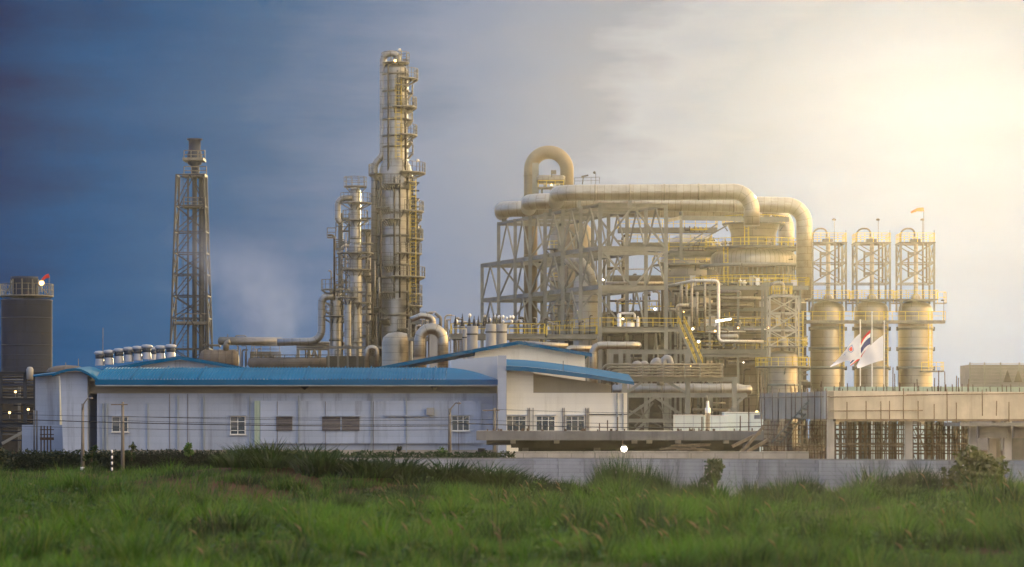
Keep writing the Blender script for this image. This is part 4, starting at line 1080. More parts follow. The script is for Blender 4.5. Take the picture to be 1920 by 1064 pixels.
# saddle of far left duct
tag(MB().box(X(941,440),X(950,440),441,442.5,Z(421,441),Z(405,441)).build('duct_support',M['steel2']),'short steel post carrying the lowest left duct end','support')
pts=fillet([at(995,640,446),at(995,286,446),at(1063,286,446),at(1063,372,446)],2.83,12)
t=thing('u_duct','tan inverted U shaped duct rising above everything on the frame','duct',at(995,640,446))
MB().tube(pts,1.06,24).build('duct_run',M['tan'],t)
for z in (Z(330,446),Z(400,446),Z(480,446),Z(560,446)): ring(X(995,446),446,z,1.06,.25,.06).build('band',M['tan'],t)
MB().box(X(998,444),X(1010,444),443.6,444.2,Z(372,444),Z(306,444)).build('cover_plate',M['steel'],t)
# drum and platform inside the U
t=thing('overhead_drum','small horizontal drum on a railed platform inside the tan U duct','drum',at(1031,352,443))
a,b_=at(1010,337,443),at(1055,337,443)
MB().tube([a+Vector((.5,0,0))*-.6,a,b_,b_+Vector((.4,0,0))],[.5,.68,.68,.5],16).build('shell',M['clad2'],t)
mb=MB(); mb.box(X(1008,443),X(1058,443),441.6,445,Z(354,443),Z(352,443)); mb.build('deck',M['deck'],t)
MB().rail([at(1009,352,441.7),at(1057,352,441.7)],1.1,1.2,.08).build('railing',M['yellow'],t)
for px in (1022,1046): MB().box(X(px-3,443),X(px+3,443),442.6,443.4,Z(352,443),Z(343,443)).build('saddle',M['steel'],t)
for px in (1016,1050): MB().bar(at(px,352,444),at(px,378,444),.3).build('post',M['steel'],t)
MB().box(X(1033,443),X(1043,443),442.6,443.4,Z(327,443),Z(320,443)).build('valve',M['steel2'],t)
MB().bar(at(1034,352,442.5),at(1034,320,442.5),.18).build('valve_stem',M['steel2'],t)
lit_lamp(1034,347,441,.16,'tiny warm lamp glowing on the drum platform inside the U duct','lampy')
t=thing('jib_davit','small jib davit standing on top of the front duct','davit',at(1092,346,398)); MB().bar(at(1092,346,398),at(1094,331,398),.14).build('post',M['steel2'],t); MB().bar(at(1090,332,398),at(1103,329,398),.14,.22).build('jib',M['steel2'],t)
lp=thing('light_mast','thin mast with a round lamp on top of the front duct','light mast',at(1117,346,398)); MB().bar(at(1117,346,398),at(1117,325,398),.07).build('post',M['steel2'],lp); MB().ball(at(1114.5,324,398),.2).build('lamp_head',M['steel2'],lp)
tag(MB().rail([at(1077,346,399),at(1124,344.5,399)],.9,1.4,.06).build('guard_rail',M['steel2']),'thin guard rail along the crown of the front duct','railing')
# roof beams behind the top bracing
# ------------------------------------------------------------------ vessels inside the frame
Yv=424; xv=X(1098,Yv)
t=thing('cladded_reactor','tall silver reactor with a bent top duct inside the frame','vessel',(xv,Yv,0))
rr=23*Yv/F
MB().lathe(xv,Yv,[(rr,ZL[3]*.2),(rr,Z(545,Yv)),(rr*.97,Z(531,Yv)),(rr*.8,Z(521,Yv)),(rr*.45,Z(515,Yv)),(.02,Z(513,Yv))],32).build('shell',M['reactor'],t)
for py in (618,567): ring(xv,Yv,Z(py,Yv),rr,.3,.14).build('ring',M['steel'],t)
for k,(px0,py0,Yq) in enumerate(((1064,488,426),(1074,484,424),(1086,487,422))):
    MB().tube(fillet([at(px0-3,py0-4,Yq),at(px0+8,py0+9,Yq),at(1098+k*5,514,Yq),at(1102+k*5,536,Yq)],1.2,5),.62,14).build('inlet_duct',M['reactor'],t)
a=X(1087,447)
t=thing('tan_column','broad tan vessel half hidden behind the left bracing','vessel',(X(1085,452),452,0))
MB().lathe(X(1082,452),452,[(2.3,0),(2.3,Z(430,452)),(1.7,Z(421,452)),(.05,Z(417,452))],28).build('shell',M['tan'],t)
ring(X(1082,452),452,Z(480,452),2.3).build('ring',M['tan'],t)
t=thing('grey_column','slim grey column standing behind the middle of the left bracing','vessel',(X(1048,456),456,0))
MB().lathe(X(1048,456),456,[(1.5,0),(1.5,Z(425,456)),(.9,Z(418,456)),(.05,Z(416,456))],24).build('shell',M['shell'],t)
for py in (470,530,590): platform(t,X(1048,456),456,Z(py,456),1.5,2.6,-2.6,.2,8)
r=random.Random(21)
G='thin vertical pipes behind the frame bracing'
for i in range(26):
    px=r.choice([r.uniform(1012,1120),r.uniform(1130,1250)]); Y=r.uniform(428,458); y0=r.uniform(430,560); y1=r.uniform(600,700)
    pipe([(px,y1,Y),(px,y0,Y),(px+r.choice([-1,1])*r.uniform(6,18),y0,Y)],r.choice([2.2,3,4,5]),r.choice(['pipe','clad2','pipe','darkpipe']),'thin vertical process pipe seen through the bracing of the big frame',grp=G,n=8)
G='thin horizontal pipes behind the frame bracing'
for i in range(22):
    a=r.choice([r.uniform(1005,1100),r.uniform(1128,1200)]); Y=r.uniform(412,450); py=r.choice([r.uniform(470,560),r.uniform(560,680)])
    pipe([(a,py,Y),(a+r.uniform(25,80),py,Y)],r.choice([2,3,4,6]),r.choice(['pipe','clad','darkpipe']),'thin horizontal process pipe seen through the bracing of the big frame',grp=G,n=8,bend=0)
# platforms behind the frame on the right rows
def floor(par,px0,px1,py,Ya,Yb,rail=True,h=.5,ym=True):
    z=Z(py,Ya)
    MB().box(X(px0,Ya),X(px1,Ya),Ya,Yb,z-.12,z).build('deck',M['deck'],par)
    MB().ibar((X(px0,Ya),Ya+.1,z-.12-h/2),(X(px1,Ya),Ya+.1,z-.12-h/2),.3,h).build('beam',M['steel'],par)
    MB().ibar((X(px0,Ya),Yb-.1,z-.12-h/2),(X(px1,Ya),Yb-.1,z-.12-h/2),.3,h).build('beam',M['steel'],par)
    if rail: MB().rail([(X(px0,Ya),Yb,z),(X(px0,Ya),Ya+.05,z),(X(px1,Ya),Ya+.05,z),(X(px1,Ya),Yb,z)],1.15,1.7,.075).build('railing',M['yellow' if ym else 'steel2'],par)
t=thing('upper_walkway','high grey walkway seen through the top bay of the frame','walkway',at(1200,425,428))
floor(t,1160,1345,427,424,428); floor(t,1175,1335,455,430,436); floor(t,1255,1345,470,426,434)
t=thing('rear_drum_vessel','big golden toned domed vessel behind the girder right of the frame','vessel',(X(1300,452),452,0))
xq=X(1298,452); MB().lathe(xq,452,[(5.0,0),(5.0,Z(470,452)),(4.7,Z(460,452)),(3.7,Z(450,452)),(2.2,Z(443,452)),(.05,Z(440,452))],36).build('shell',M['shell'],t)
for py in (500,540): platform(t,xq,452,Z(py,452),5.0,6.4,-3.2,.1,12)
t=thing('cross_drum','big dark horizontal drum across the middle level of the frame','drum',at(1190,528,425))
MB().tube([at(1140,531,425),at(1146,531,425),at(1238,531,425),at(1244,531,425)],[.6,1.15,1.15,.6],20).build('shell',M['darkpipe'],t)
for px in (1160,1222): MB().box(X(px-4,425),X(px+4,425),424.5,425.5,Z(545,425),Z(535,425)).build('saddle',M['steel2'],t)
t=thing('roof_girder','long grey girder carried on a knobbed post right of the frame','girder',at(1277,480,415))
MB().ibar(at(1277,490,415),at(1277,402,415),.42).build('post',M['steel'],t); MB().ball(at(1277,401,415),.35).build('post_cap',M['steel'],t)
MB().ibar(at(1252,414,407),at(1277,409,415),.3,.5).build('beam',M['steel'],t); MB().ibar(at(1277,409,415),at(1480,412,415),.35,.7).build('beam',M['steel'],t)
for a,b_ in (((1280,463),(1345,420)),((1286,466),(1362,424)),((1252,472),(1296,497))): MB().bar(at(*a,414),at(*b_,414),.2).build('brace',M['steel'],t)

# ------------------------------------------------------------------ domed vessel under the front duct
Yd=425; xd=X(1413,Yd); sd_=Yd/F
def zz(py): return Z(py,Yd)
t=thing('domed_vessel','huge silver stepped vessel with a ribbed dome under the front duct','vessel',(xd,Yd,0))
MB().lathe(xd,Yd,[(1.25,zz(424)),(1.25,zz(405)),(1.55,zz(405)),(1.55,zz(403)),(1.2,zz(403)),(1.2,zz(396))],28).build('nozzle',M['clad'],t)
MB().lathe(xd,Yd,[(3.35,zz(474)),(3.4,zz(438)),(3.75,zz(428)),(3.9,zz(422)),(4.1,zz(421)),(4.1,zz(418.5)),(2.6,zz(417)),(1.2,zz(416))],48).build('neck',M['shell'],t)
MB().lathe(xd,Yd,[(6.4,zz(499)),(6.5,zz(488)),(6.3,zz(479)),(5.7,zz(473)),(4.6,zz(470)),(3.3,zz(469.5))],56).build('dome',M['rib'],t)
MB().lathe(xd,Yd,[(5.2,0),(5.2,zz(515)),(6.0,zz(503)),(7.2,zz(503)),(7.2,zz(499.5)),(6.2,zz(499.4))],48).build('body',M['shell'],t)
ring(xd,Yd,zz(501),7.9,.5,.15,48).build('ring_girder',M['steel'],t)
mb=MB()
for k in range(64):
    a=2*math.pi*k/64; mb.bar((xd+6.9*math.cos(a),Yd+6.9*math.sin(a),zz(521)),(xd+6.9*math.cos(a),Yd+6.9*math.sin(a),zz(503)),.14)
mb.build('fin',M['steel'],t)
platform(t,xd,Yd,zz(421)-.1,3.9,4.7,0,2*math.pi,28,True,1.0)
platform(t,xd,Yd,zz(468),3.4,7.3,0,2*math.pi,36,True)
platform(t,xd,Yd,zz(534)-.3,6.0,8.4,0,2*math.pi,40,True)
ladder(t,(xd-4.6,Yd-6.2,zz(534)),(xd-4.6,Yd-5.6,zz(468))); ladder(t,(xd-1.4,Yd-4.2,zz(468)),(xd-1.4,Yd-3.9,zz(421)))
r=random.Random(33)
G='small valves and stubs on the domed vessel platforms'
for i in range(34):
    a=r.uniform(-math.pi,0); lv=r.choice([468,468,534,534,421]); q={468:r.uniform(4,6.9),534:r.uniform(6.6,8.0),421:r.uniform(2.6,3.9)}[lv]
    x,y=xd+q*math.cos(a),Yd+q*math.sin(a); z=zz(lv); h=r.uniform(.5,1.5)
    o=MB().lathe(x,y,[(.16,z),(.16,z+h*.6),(.34,z+h*.6),(.34,z+h*.8),(.12,z+h*.85),(.12,z+h)],8).build('valve',M[r.choice(['pipebright','clad2','pipe'])])
    tag(o,'small stub valve standing on a railed platform of the domed vessel','valve',G)
# ------------------------------------------------------------------ process structure below and beside the vessel
t=thing('process_structure','multi level steel process structure packed with pipes below the domed vessel','steel structure',(X(1390,412),412,0))
for px in (1276,1331,1384,1434,1500):
    for Y in (411,424,437):
        MB().ibar((X(px,411),Y,0),(X(px,411),Y,Z(534,411)),.32,.32,.08,up=(0,1,0)).build('column',M['steel'],t)
floor(t,1300,1517,536,410.6,437); floor(t,1312,1500,612,411,437); floor(t,1314,1440,655,410.4,437,True,1.0); floor(t,1300,1440,577,414,437,False,.4)
for a,b_ in (((1384,612),(1434,536)),((1434,655),(1500,612)),((1276,612),(1331,655)),((1331,577),(1384,536))): MB().bar(at(*a,424),at(*b_,424),.2).build('brace',M['steel'],t)
# pale pipe loop in front
pipe([(1232,541,410),(1300,527,405),(1347,527,405),(1347.5,640,405),(1432,641,405)],6,'pipebright','bright white header pipe that runs level then drops and turns right',n=16,bend=1.2)
for px,y0,y1,w,k in ((1278,533,572,5,0),(1287,533,575,4.5,1),(1297,531,618,5,2),(1307,548,620,5,3),(1322,530,622,4.2,4)):
    pipe([(px,y1,406),(px,y0,406)],w,'clad',['first silver drop pipe below the white header','second short drop pipe below the white header','tall silver drop pipe left of the middle under the white header','domed silver standpipe among the drop pipes','slim silver drop pipe nearest the header bend'][k],bend=0)
pipe([(1270,585,404),(1270,573,404),(1293,573,404)],7,'clad','short silver elbow pipe with a flanged end under the drop pipes',flange=1,bend=.7)
for i,(a,b_,py,w,Y,mt,lb) in enumerate(((1350,1388,547,3.5,409,'clad','short silver pipe with a hooked end below the vessel platform'),(1352,1432,559,5.5,411,'clad','long dull silver pipe ending at the small lattice tower'),(1318,1412,571,7,412,'clad2','thick tapering silver pipe across the upper bays'),
      (1322,1398,622,2.4,408,'pipebright','thin bright pipe above the orange valves'),(1395,1440,618,2.4,408,'pipebright','thin bright pipe left of the small lattice tower'),(1398,1500,625,2.5,412,'pipe','thin grey pipe behind the small lattice tower'),
      (1318,1430,664,2,409,'pipe','thin grey pipe hung just below the deep beam'),(1340,1435,595,3,412,'clad','straight silver pipe under the middle floor edge'))):
    pipe([(a,py,Y),(b_,py,Y)]+([(b_,py+7,Y)] if i==0 else []),w,mt,lb,bend=.9)
t=thing('pump_drum','short copper lit drum with an orange elbow above the long railing','drum',at(1367,632,408)); MB().tube([at(1350,632,408),at(1353,632,408),at(1381,632,408),at(1384,632,408)],[.3,.45,.45,.3],14).build('shell',M['clad'],t)
MB().tube(fillet([at(1352,618,408),at(1365,618,408),at(1365,628,408)],.5),.14,8).build('elbow',M['tan'],t)
for px in (1357,1377): MB().box(X(px-2,408),X(px+2,408),407.7,408.3,Z(652,408),Z(635,408)).build('leg',M['steel'],t)
t=thing('pump_box','rusty brown motor box beside the copper lit drum','motor',at(1380,640,411)); MB().box(X(1374,411),X(1384,411),410.6,411.6,Z(632,411),Z(613,411)).build('housing',M['rustytank'],t); MB().tube([at(1379,610,411),at(1388,610,411)],.4,12).build('motor',M['rustytank'],t)
# background pipework
r=random.Random(44)
G='vertical pipes in the process structure'
MAT=['darkpipe','darkpipe','pipe','clad2','darkpipe','clad']
for i in range(85):
    px=r.uniform(1262,1510); Y=r.uniform(413,436); lv=r.choice([(536,612),(612,655),(655,780),(655,780),(577,612)])
    y1=lv[1]-r.uniform(0,6); y0=lv[0]+r.uniform(2,(lv[1]-lv[0])*.6)
    p=[(px,y1,Y),(px,y0,Y)]
    if r.random()<.55: p.append((px+r.choice([-1,1])*r.uniform(6,26),y0,Y))
    pipe(p,r.choice([1.6,2.2,3,3.5,5]),r.choice(MAT),'thin upright pipe among the crowded bays below the domed vessel',grp=G,n=8,k=4)
G='horizontal pipes in the process structure'
for i in range(80):
    a=r.uniform(1258,1470); Y=r.uniform(412,436); py=r.choice([r.uniform(540,610),r.uniform(616,652),r.uniform(660,770)]); L=r.uniform(25,110)
    pipe([(a,py,Y),(min(1515,a+L),py,Y)],r.choice([1.6,2.2,3,4,5.5]),r.choice(MAT),'thin level pipe among the crowded bays below the domed vessel',grp=G,n=8,bend=0)
G='dark drums deep in the process structure'
for i in range(12):
    px=r.uniform(1290,1480); Y=r.uniform(426,438); py=r.choice([590,602,690,705,722,740]); L=r.uniform(22,60); d_=r.uniform(9,16)
    q=d_*Y/F/2
    o=MB().tube([at(px,py,Y)-Vector((q*.5,0,0)),at(px,py,Y),at(px+L,py,Y),at(px+L,py,Y)+Vector((q*.5,0,0))],[q*.6,q,q,q*.6],14).build('drum',M['darkpipe']); tag(o,'dark horizontal drum deep in the bays below the domed vessel','drum',G)
G='upright vessels deep in the process structure'
for i,(px,w,y0,Y) in enumerate(((1318,20,600,438),(1360,24,680,438),(1402,18,665,438),(1470,20,560,438),(1290,16,640,437),(1452,26,670,437))):
    x=X(px,Y); q=w*Y/F/2
    o=MB().lathe(x,Y,[(q,0),(q,Z(y0+4,Y)),(q*.7,Z(y0+1,Y)),(.02,Z(y0,Y))],20).build('upright_vessel',M['darkpipe' if i%2 else 'clad2']); tag(o,'upright vessel standing deep in the bays below the domed vessel','vessel',G)
G='small valves on the process floors'
for i in range(40):
    px=r.uniform(1310,1495); lv=r.choice([536,612,612,655]); Y=r.uniform(412,418); z=Z(lv,411); x=X(px,Y); h=r.uniform(.5,1.4)
    o=MB().lathe(x,Y,[(.13,z),(.13,z+h*.5),(.3,z+h*.5),(.3,z+h*.75),(.1,z+h*.8),(.1,z+h)],8).build('valve',M[r.choice(['pipebright','pipe','clad','tan'])]); tag(o,'small upright valve standing on a floor of the process structure','valve',G)
for px,py,Y,q,mt,lb in ((1299,617,403,.2,'lampglintw','white lamp lit near the top of the yellow stair'),(1310,641,403,.24,'lampglintw','round white lamp at the left end of the long yellow railing'),(1341,621,407,.2,'lampy','orange lamp glowing above the long yellow railing'),(1384,615,407,.18,'lampy','warm lamp beside the rusty motor box'),(1282,585,407,.14,'lampy','small yellow lamp glowing below the short elbow pipe'),
      (1286,634,402.5,.14,'lampy','tiny yellow lamp midway down the yellow stair'),(1440,615,406,.22,'lampy','amber lamp on the column of the small lattice tower'),(1419,773,300,.22,'lampy','lit lamp above the pale site cabins near the concrete corner'),(1250,530,404,.15,'lampglintw','small lit lamp beside the frame right of the middle bay'),(1131,525,404,.17,'lampglintw','small lit lamp beside the front left frame column'),
      (1228,580,404,.2,'lampglintw','lit lamp at the end of the frame bay above its platform'),(1160,602,404,.2,'lampglintw','lit lamp over the machinery on the frame platform'),(1168,598,405,.18,'lampglintw','second lit lamp over the machinery on the frame platform'),(1081,583,415,.16,'lampglintw','small lit lamp in front of the tall silver reactor'),(1394,680,408,.12,'lampglintw','tiny white lamp low in the dark bays'),(1295,686,396,.14,'lampy','small yellow lamp at the foot of the yellow stair')):
    lit_lamp(px,py,Y,q*.72,lb,mt,.8)
t=thing('glint_arm','white angled arm made to glow as a glint in front of the header drop','glowing arm',at(1341,612,402))
MB().bar(at(1340.5,613,402),at(1343,602,402),.14).build('post',M['flagw'],t); MB().bar(at(1342,603,402),at(1371,598.5,402),.16,.24).build('arm',M['lampglintw'],t)  # arm emits to imitate a bright reflection on cladding; it is no lamp

r=random.Random(91)
G='cable trays and small pipe bridges in the process structure'
for i in range(34):
    a=r.uniform(1132,1225) if i<8 else r.uniform(1258,1450); Y=r.uniform(414,440); py=r.uniform(545,612) if i<8 else r.choice([r.uniform(425,530),r.uniform(440,530),r.uniform(540,660)]); L=r.uniform(20,70)
    if i>=8 and py<470: a=r.uniform(1255,1330); L=r.uniform(15,45)
    mb=MB(); mb.bar(at(a,py,Y),at(a+L,py,Y),.5,.16)
    for k in range(int(L/9)+1): mb.bar(at(a+k*9,py,Y),at(a+k*9,py-r.uniform(2,9),Y),.12)
    tag(mb.build('cable_tray',M[r.choice(['steel2','darkpipe','yellow'])]),'narrow cable tray with short stubs among the crowded process bays','cable tray',G)
G='instrument cabinets on the process floors'
for i in range(18):
    px=r.uniform(1262,1495); lv=r.choice([612,612,655,536,577]); Y=r.uniform(411.5,416); z=Z(lv,411); x=X(px,Y); w=r.uniform(.3,.9); h=r.uniform(.7,1.7)
    mb=MB(); mb.box(x-w/2,x+w/2,Y,Y+.4,z+.15,z+h); mb.box(x-w/2-.04,x+w/2+.04,Y-.05,Y+.45,z+h,z+h+.06); mb.box(x-.05,x+.05,Y+.1,Y+.3,z,z+.15)
    tag(mb.build('cabinet',M[r.choice(['cabinet','pipebright','rustytank','cabinet'])]),'small instrument cabinet standing on a floor of the process structure','cabinet',G)
for i in range(46):
    px=r.uniform(1262,1500); Y=r.uniform(416,436); lv=r.choice([(612,655),(655,690),(577,612),(536,577),(690,740)]); MB().bar(at(px,lv[1],Y),at(px,lv[0],Y),.2).build('support',M['steel2'],next(o for o in COL.objects if o.name=='process_structure'))
# ------------------------------------------------------------------ three stacks
def stack(px,Y,lb):
    x=X(px,Y); s_=Y/F; z=lambda py: Z(py,Y); r_=32.2*s_
    t=thing('process_stack',lb,'stack',(x,Y,0),'three silver stacks in a row')
    MB().lathe(x,Y,[(r_,0),(r_,z(584)),(r_*.97,z(577)),(r_*.86,z(571)),(r_*.6,z(567)),(.05,z(565))],44).build('shell',M['shell'],t)
    for py in (616,654,690): ring(x,Y,z(py),r_,.42,.16,44).build('flange_ring',M['steel'],t)
    for a in (-.15,math.pi+.15):
        for py in (617,655,691): MB().box(x+(r_+.1)*math.cos(a)-.22,x+(r_+.1)*math.cos(a)+.22,Y-.6,Y+.1,z(py)-.3,z(py)+.3).build('lug',M['steel2'],t)
    w=5.0
    lattice(t,x,Y,w,w,[z(585),z(564),z(533),z(495),z(458)],.28,.14,'steel','NNXX')
    dk=MB().box(x-2.7,x+2.7,Y-2.7,Y+2.7,z(458),z(456)).build('top_platform',M['deck'],t)
    zt=z(456); e=2.55
    MB().rail([(x-e,Y-e,zt),(x+e,Y-e,zt),(x+e,Y+e,zt),(x-e,Y+e,zt),(x-e,Y-e,zt)],1.35,1.3,.075).build('railing',M['yellow'],dk)
    dk=MB().box(x-3.2,x+3.0,Y-3.2,Y+3.2,z(564.5),z(562.5)).build('upper_platform',M['deck'],t); zt=z(562.5); e=3.0
    MB().rail([(x-e,Y-e-.1,zt),(x+e,Y-e-.1,zt),(x+e,Y+e,zt),(x-e,Y+e,zt),(x-e,Y-e-.1,zt)],1.3,1.3,.075).build('railing',M['yellow'],dk)
    MB().box(x+2.9,x+4.6,Y-1.2,Y+1.2,z(570),z(568.5)).build('side_platform',M['deck'],t)
    mb=MB().rail([(x+3.2,Y-1.2,z(568.5)),(x+4.5,Y-1.2,z(568.5)),(x+4.5,Y+1.2,z(568.5))],1.6,1,.07); mb.build('side_railing',M['yellow'],t)
    MB().tube([(x+.1,Y,z(565)),(x+.1,Y,z(556)),(x+.1,Y,z(552)),(x+.1,Y,z(458)),(x+.1,Y,z(449)),(x-.1,Y,z(444))],[.75,.75,.33,.33,.4,.22],14).build('neck_pipe',M['clad'],t)
    pts=fillet([(x-.1,Y,z(448)),(x-.1,Y,z(429)),(x-2.2,Y,z(429)),(x-2.2,Y,z(456))],1.04,8)
    MB().tube(pts,.14,8).build('vent_loop',M['pipe'],t)
    MB().box(x-.75,x+.75,Y-.6,Y+.6,z(456),z(449)).build('valve_box',M['steel2'],t)
    for px_,zz0,zz1 in ((-14,520,472),(20,533,458),(13,564,458)): MB().tube([(x+px_*s_,Y-.8,z(zz0)),(x+px_*s_,Y-.8,z(zz1))],.15,8).build('riser_pipe',M['pipe'],t)
    for py in (478,515): MB().box(x-1.3,x-.5,Y-2.55,Y-2.45,z(py+3),z(py-3)).build('gusset',M['steel'],t)
    lp=MB().bar((x+.75,Y-2.5,z(456)),(x+.75,Y-2.5,z(416)),.07).build('lamp_pole',M['steel2'],t); MB().lathe(x+.7,Y-2.5,[(.28,z(416)),(.3,z(413.5)),(.05,z(412))],10).build('lamp_head',M['steel2'],lp)
    MB().bar((x+2.5,Y-2.5,z(456)),(x+2.5,Y-2.5,z(434)),.07).build('pole',M['steel2'],t)
    ladder(t,(x+1.9,Y-r_*.82-.2,z(690)),(x+1.9,Y-r_*.82-.2,z(585)))
    MB().box(x-1.0,x+1.0,Y-r_-.10,Y-r_*.9,z(613),z(606)).build('name_plate',M['clad2'],t)
    return t
st0=stack(1551.5,430,'silver stack nearest the domed vessel, partly behind the drop emblem flag')
for px,lb in ((1633.5,'middle silver stack directly behind the flags'),(1716,'outermost silver stack topped by the orange windsock')):
    dup(st0,(X(px,430),430,0),lb)
Ys_=430; zw=Z(603,430)
t=thing('stack_walkway','long brown walkway with yellow rails joining the three stacks','walkway',(X(1640,426),426,zw))
MB().box(X(1498,426),X(1771,426),425.2,427.6,zw-.45,zw).build('deck',M['deck'],t)
MB().rail([(X(1498,426),425.3,zw),(X(1771,426),425.3,zw),(X(1771,426),427.5,zw)],1.3,1.9,.08).build('railing',M['yellow'],t)
lp=thing('light_mast','thin lamp mast at the right end of the stack walkway','light mast',(X(1768,426),425.4,zw)); MB().bar((X(1768,426),425.2,zw),(X(1768,426),425.2,Z(563,426)),.07).build('post',M['steel2'],lp); MB().lathe(X(1766,426),425.2,[(.25,Z(565,426)),(.28,Z(563,426)),(.05,Z(562,426))],8).build('lamp_head',M['steel2'],lp)
t=thing('side_platform','small railed platform low on the right side of the outermost stack','platform',(X(1755,428),428,Z(697,428)))
MB().box(X(1726,426.5),X(1769,426.5),425.8,428.5,Z(698,427),Z(695.5,427)).build('deck',M['deck'],t); MB().rail([(X(1727,426.5),425.9,Z(695.5,427)),(X(1768,426.5),425.9,Z(695.5,427)),(X(1768,426.5),428.4,Z(695.5,427))],1.25,1.2,.075).build('railing',M['yellow'],t)
def windsock(px,ptop,pbase,Y,lb,mat,tipx,tipy):
    t=thing('windsock',lb,'windsock',at(px,pbase,Y)); MB().bar(at(px,pbase,Y),at(px,ptop-1,Y),.08).build('mast',M['steel2'],t)
    a=at(px,ptop+1,Y); b_=at(tipx,tipy,Y); m_=a.lerp(b_,.5)+UP*(.1*(a-b_).length)
    MB().tube([a,a.lerp(m_,.6),m_,m_.lerp(b_,.5),b_],[.30*Y/430,.30*Y/430,.24*Y/430,.2*Y/430,.14*Y/430],12,False).build('sock',M[mat],t); return t
windsock(1732,392,456,429,'orange windsock flying left on a mast above the outermost stack','orange',1708,399)

# ------------------------------------------------------------------ small lattice tower vessel in front
Yt=404; xt=X(1468,Yt); z=lambda py: Z(py,Yt); q=28*Yt/F
t=thing('lattice_vessel','small silver vessel with a square lattice tower on top and yellow platforms','vessel',(xt,Yt,0))
MB().lathe(xt,Yt,[(q,0),(q,z(672)),(q*.97,z(666)),(q*.8,z(661)),(q*.45,z(658.5)),(.02,z(658))],36).build('shell',M['shell'],t)
for py in (722,): ring(xt,Yt,z(py),q,.3,.12).build('flange_ring',M['steel'],t)
platform(t,xt,Yt,z(690),q,3.95,0,2*math.pi,24,True,1.2)
dk=MB().box(X(1436,Yt),X(1511,Yt),Yt-2.2,Yt+2.2,z(652),z(650)).build('upper_platform',M['deck'],t)
MB().rail([(X(1437,Yt),Yt-2.15,z(650)),(X(1510,Yt),Yt-2.15,z(650)),(X(1510,Yt),Yt+2.1,z(650))],1.15,1.3,.075).build('railing',M['yellow'],dk)
lattice(t,xt,Yt,54*Yt/F,54*Yt/F,[z(672),z(650),z(620),z(588),z(557)],.22,.12,'palesteel','NXXX')
dk=MB().box(X(1444,Yt),X(1484,Yt),Yt-1.9,Yt+1.9,z(556.5),z(553)).build('top_platform',M['deck'],t)
MB().rail([(X(1445,Yt),Yt-1.8,z(553)),(X(1483,Yt),Yt-1.8,z(553)),(X(1483,Yt),Yt+1.8,z(553)),(X(1445,Yt),Yt+1.8,z(553)),(X(1445,Yt),Yt-1.8,z(553))],1.15,.75,.085).build('railing',M['yellow'],dk)
MB().tube(fillet([(xt,Yt,z(659)),(xt,Yt,z(545)),(xt+.0,Yt,z(531)),(xt-1.6,Yt,z(531)),(xt-1.6,Yt,z(556))],.7),.28,10).build('riser_pipe',M['clad'],t)
MB().tube([(xt+.1,Yt,z(659)),(xt+.1,Yt,z(640)),(xt+.1,Yt,z(630)),(xt+.1,Yt,z(622))],[.5,.5,.25,.2],12).build('neck_pipe',M['clad'],t)
ladder(t,(X(1499,Yt),Yt-1.9,z(690)),(X(1499,Yt),Yt-1.9,z(585)))
t=thing('access_tower','tall slim steel frame left of the small lattice tower','steel frame',(X(1432,406),406,0))
for px in (1430.5,1441): MB().ibar((X(px,406),407.5,0),(X(px,406),407.5,Z(532,406)),.24,up=(0,1,0)).build('column',M['steel'],t)
MB().ibar(at(1430,534,407.5),at(1487,534,407.5),.3,.4).build('beam',M['steel'],t)
for k in range(3): MB().bar(at(1430.5,560+k*28,407.5),at(1441,588+k*28,407.5),.14).build('brace',M['steel'],t)

# ------------------------------------------------------------------ lower pipe rack
Yr=380
t=thing('pipe_rack','low grey steel pipe rack right of the cream block','pipe rack',(X(1270,Yr),Yr,0))
def rb_(a,b_,w=.42,h=.62,Y=Yr): MB().ibar(at(*a,Y),at(*b_,Y),w,h,.1).build('beam',M['steel'],t)
def rc_(px,y0,Y=Yr,w=.62): MB().ibar((X(px,Y),Y,0),(X(px,Y),Y,Z(y0,Y)),w,w,.12,up=(0,1,0)).build('column',M['steel'],t)
rc_(1289.5,707); rc_(1377,707); rc_(1171,712); rc_(1164,655,392); rc_(1289,655,392,.7); rc_(1332,712,389); rc_(1250,712,389)
rb_((1165,711.5),(1288,711.5)); rb_((1291,711.5),(1376,711.5)); rb_((1171,741.5),(1288,741.5)); rb_((1291,741.5),(1401,741.5)); rb_((1172,789),(1266,789),.4,.5)
rb_((1138,660),(1288,660),.42,.62,392)
for a,b_ in (((1174,737),(1207,714)),((1248,714),(1286,737)),((1177,780),(1229,745)),((1229,745),(1276,777)),((1192,808),(1210,792)),((1247,792),(1268,808)),((1362,776),(1398,742))): MB().bar(at(*a,Yr+.1),at(*b_,Yr+.1),.34).build('brace',M['steel'],t)
for px in (1148,1268,1144,1180,1206): MB().ibar(at(px,690,391),at(px,662,391),.3,up=(0,1,0)).build('hanger_post',M['steel'],t)
for a,b_ in (((1180,770),(1240,800)),((1190,800),(1225,755)),((1235,760),(1265,800)),((1200,760),(1214,800))): MB().bar(at(*a,390),at(*b_,390),.24).build('brace',M['steel2'],t)
G='level pipes racked one above the other'
LBP=['topmost of the racked level pipes right of the cream block','second racked pipe from the top right of the cream block','middle one of the racked pipes right of the cream block','fourth racked pipe from the top right of the cream block','lowest racked pipe curving down behind the canopy']
for i,py in enumerate((684,689.5,695,700.5,706)):
    x0=1147+i*4.5; Y=Yr-1.4+i*.0
    pipe([(x0-18+i*2.5,722,Y),(x0-18+i*2.5,py,Y),(1356,py,Y)],4.2,'pipe',LBP[i],grp=G,bend=3.2-i*.2,k=8)
t3=thing('rack_posts','thin upright guide posts holding the racked level pipes','guide posts',at(1280,707,Yr-1.8))
for px in (1205,1244,1284,1313,1354): MB().bar(at(px,709,Yr-1.9),at(px,681,Yr-1.9),.16).build('post',M['steel'],t3)
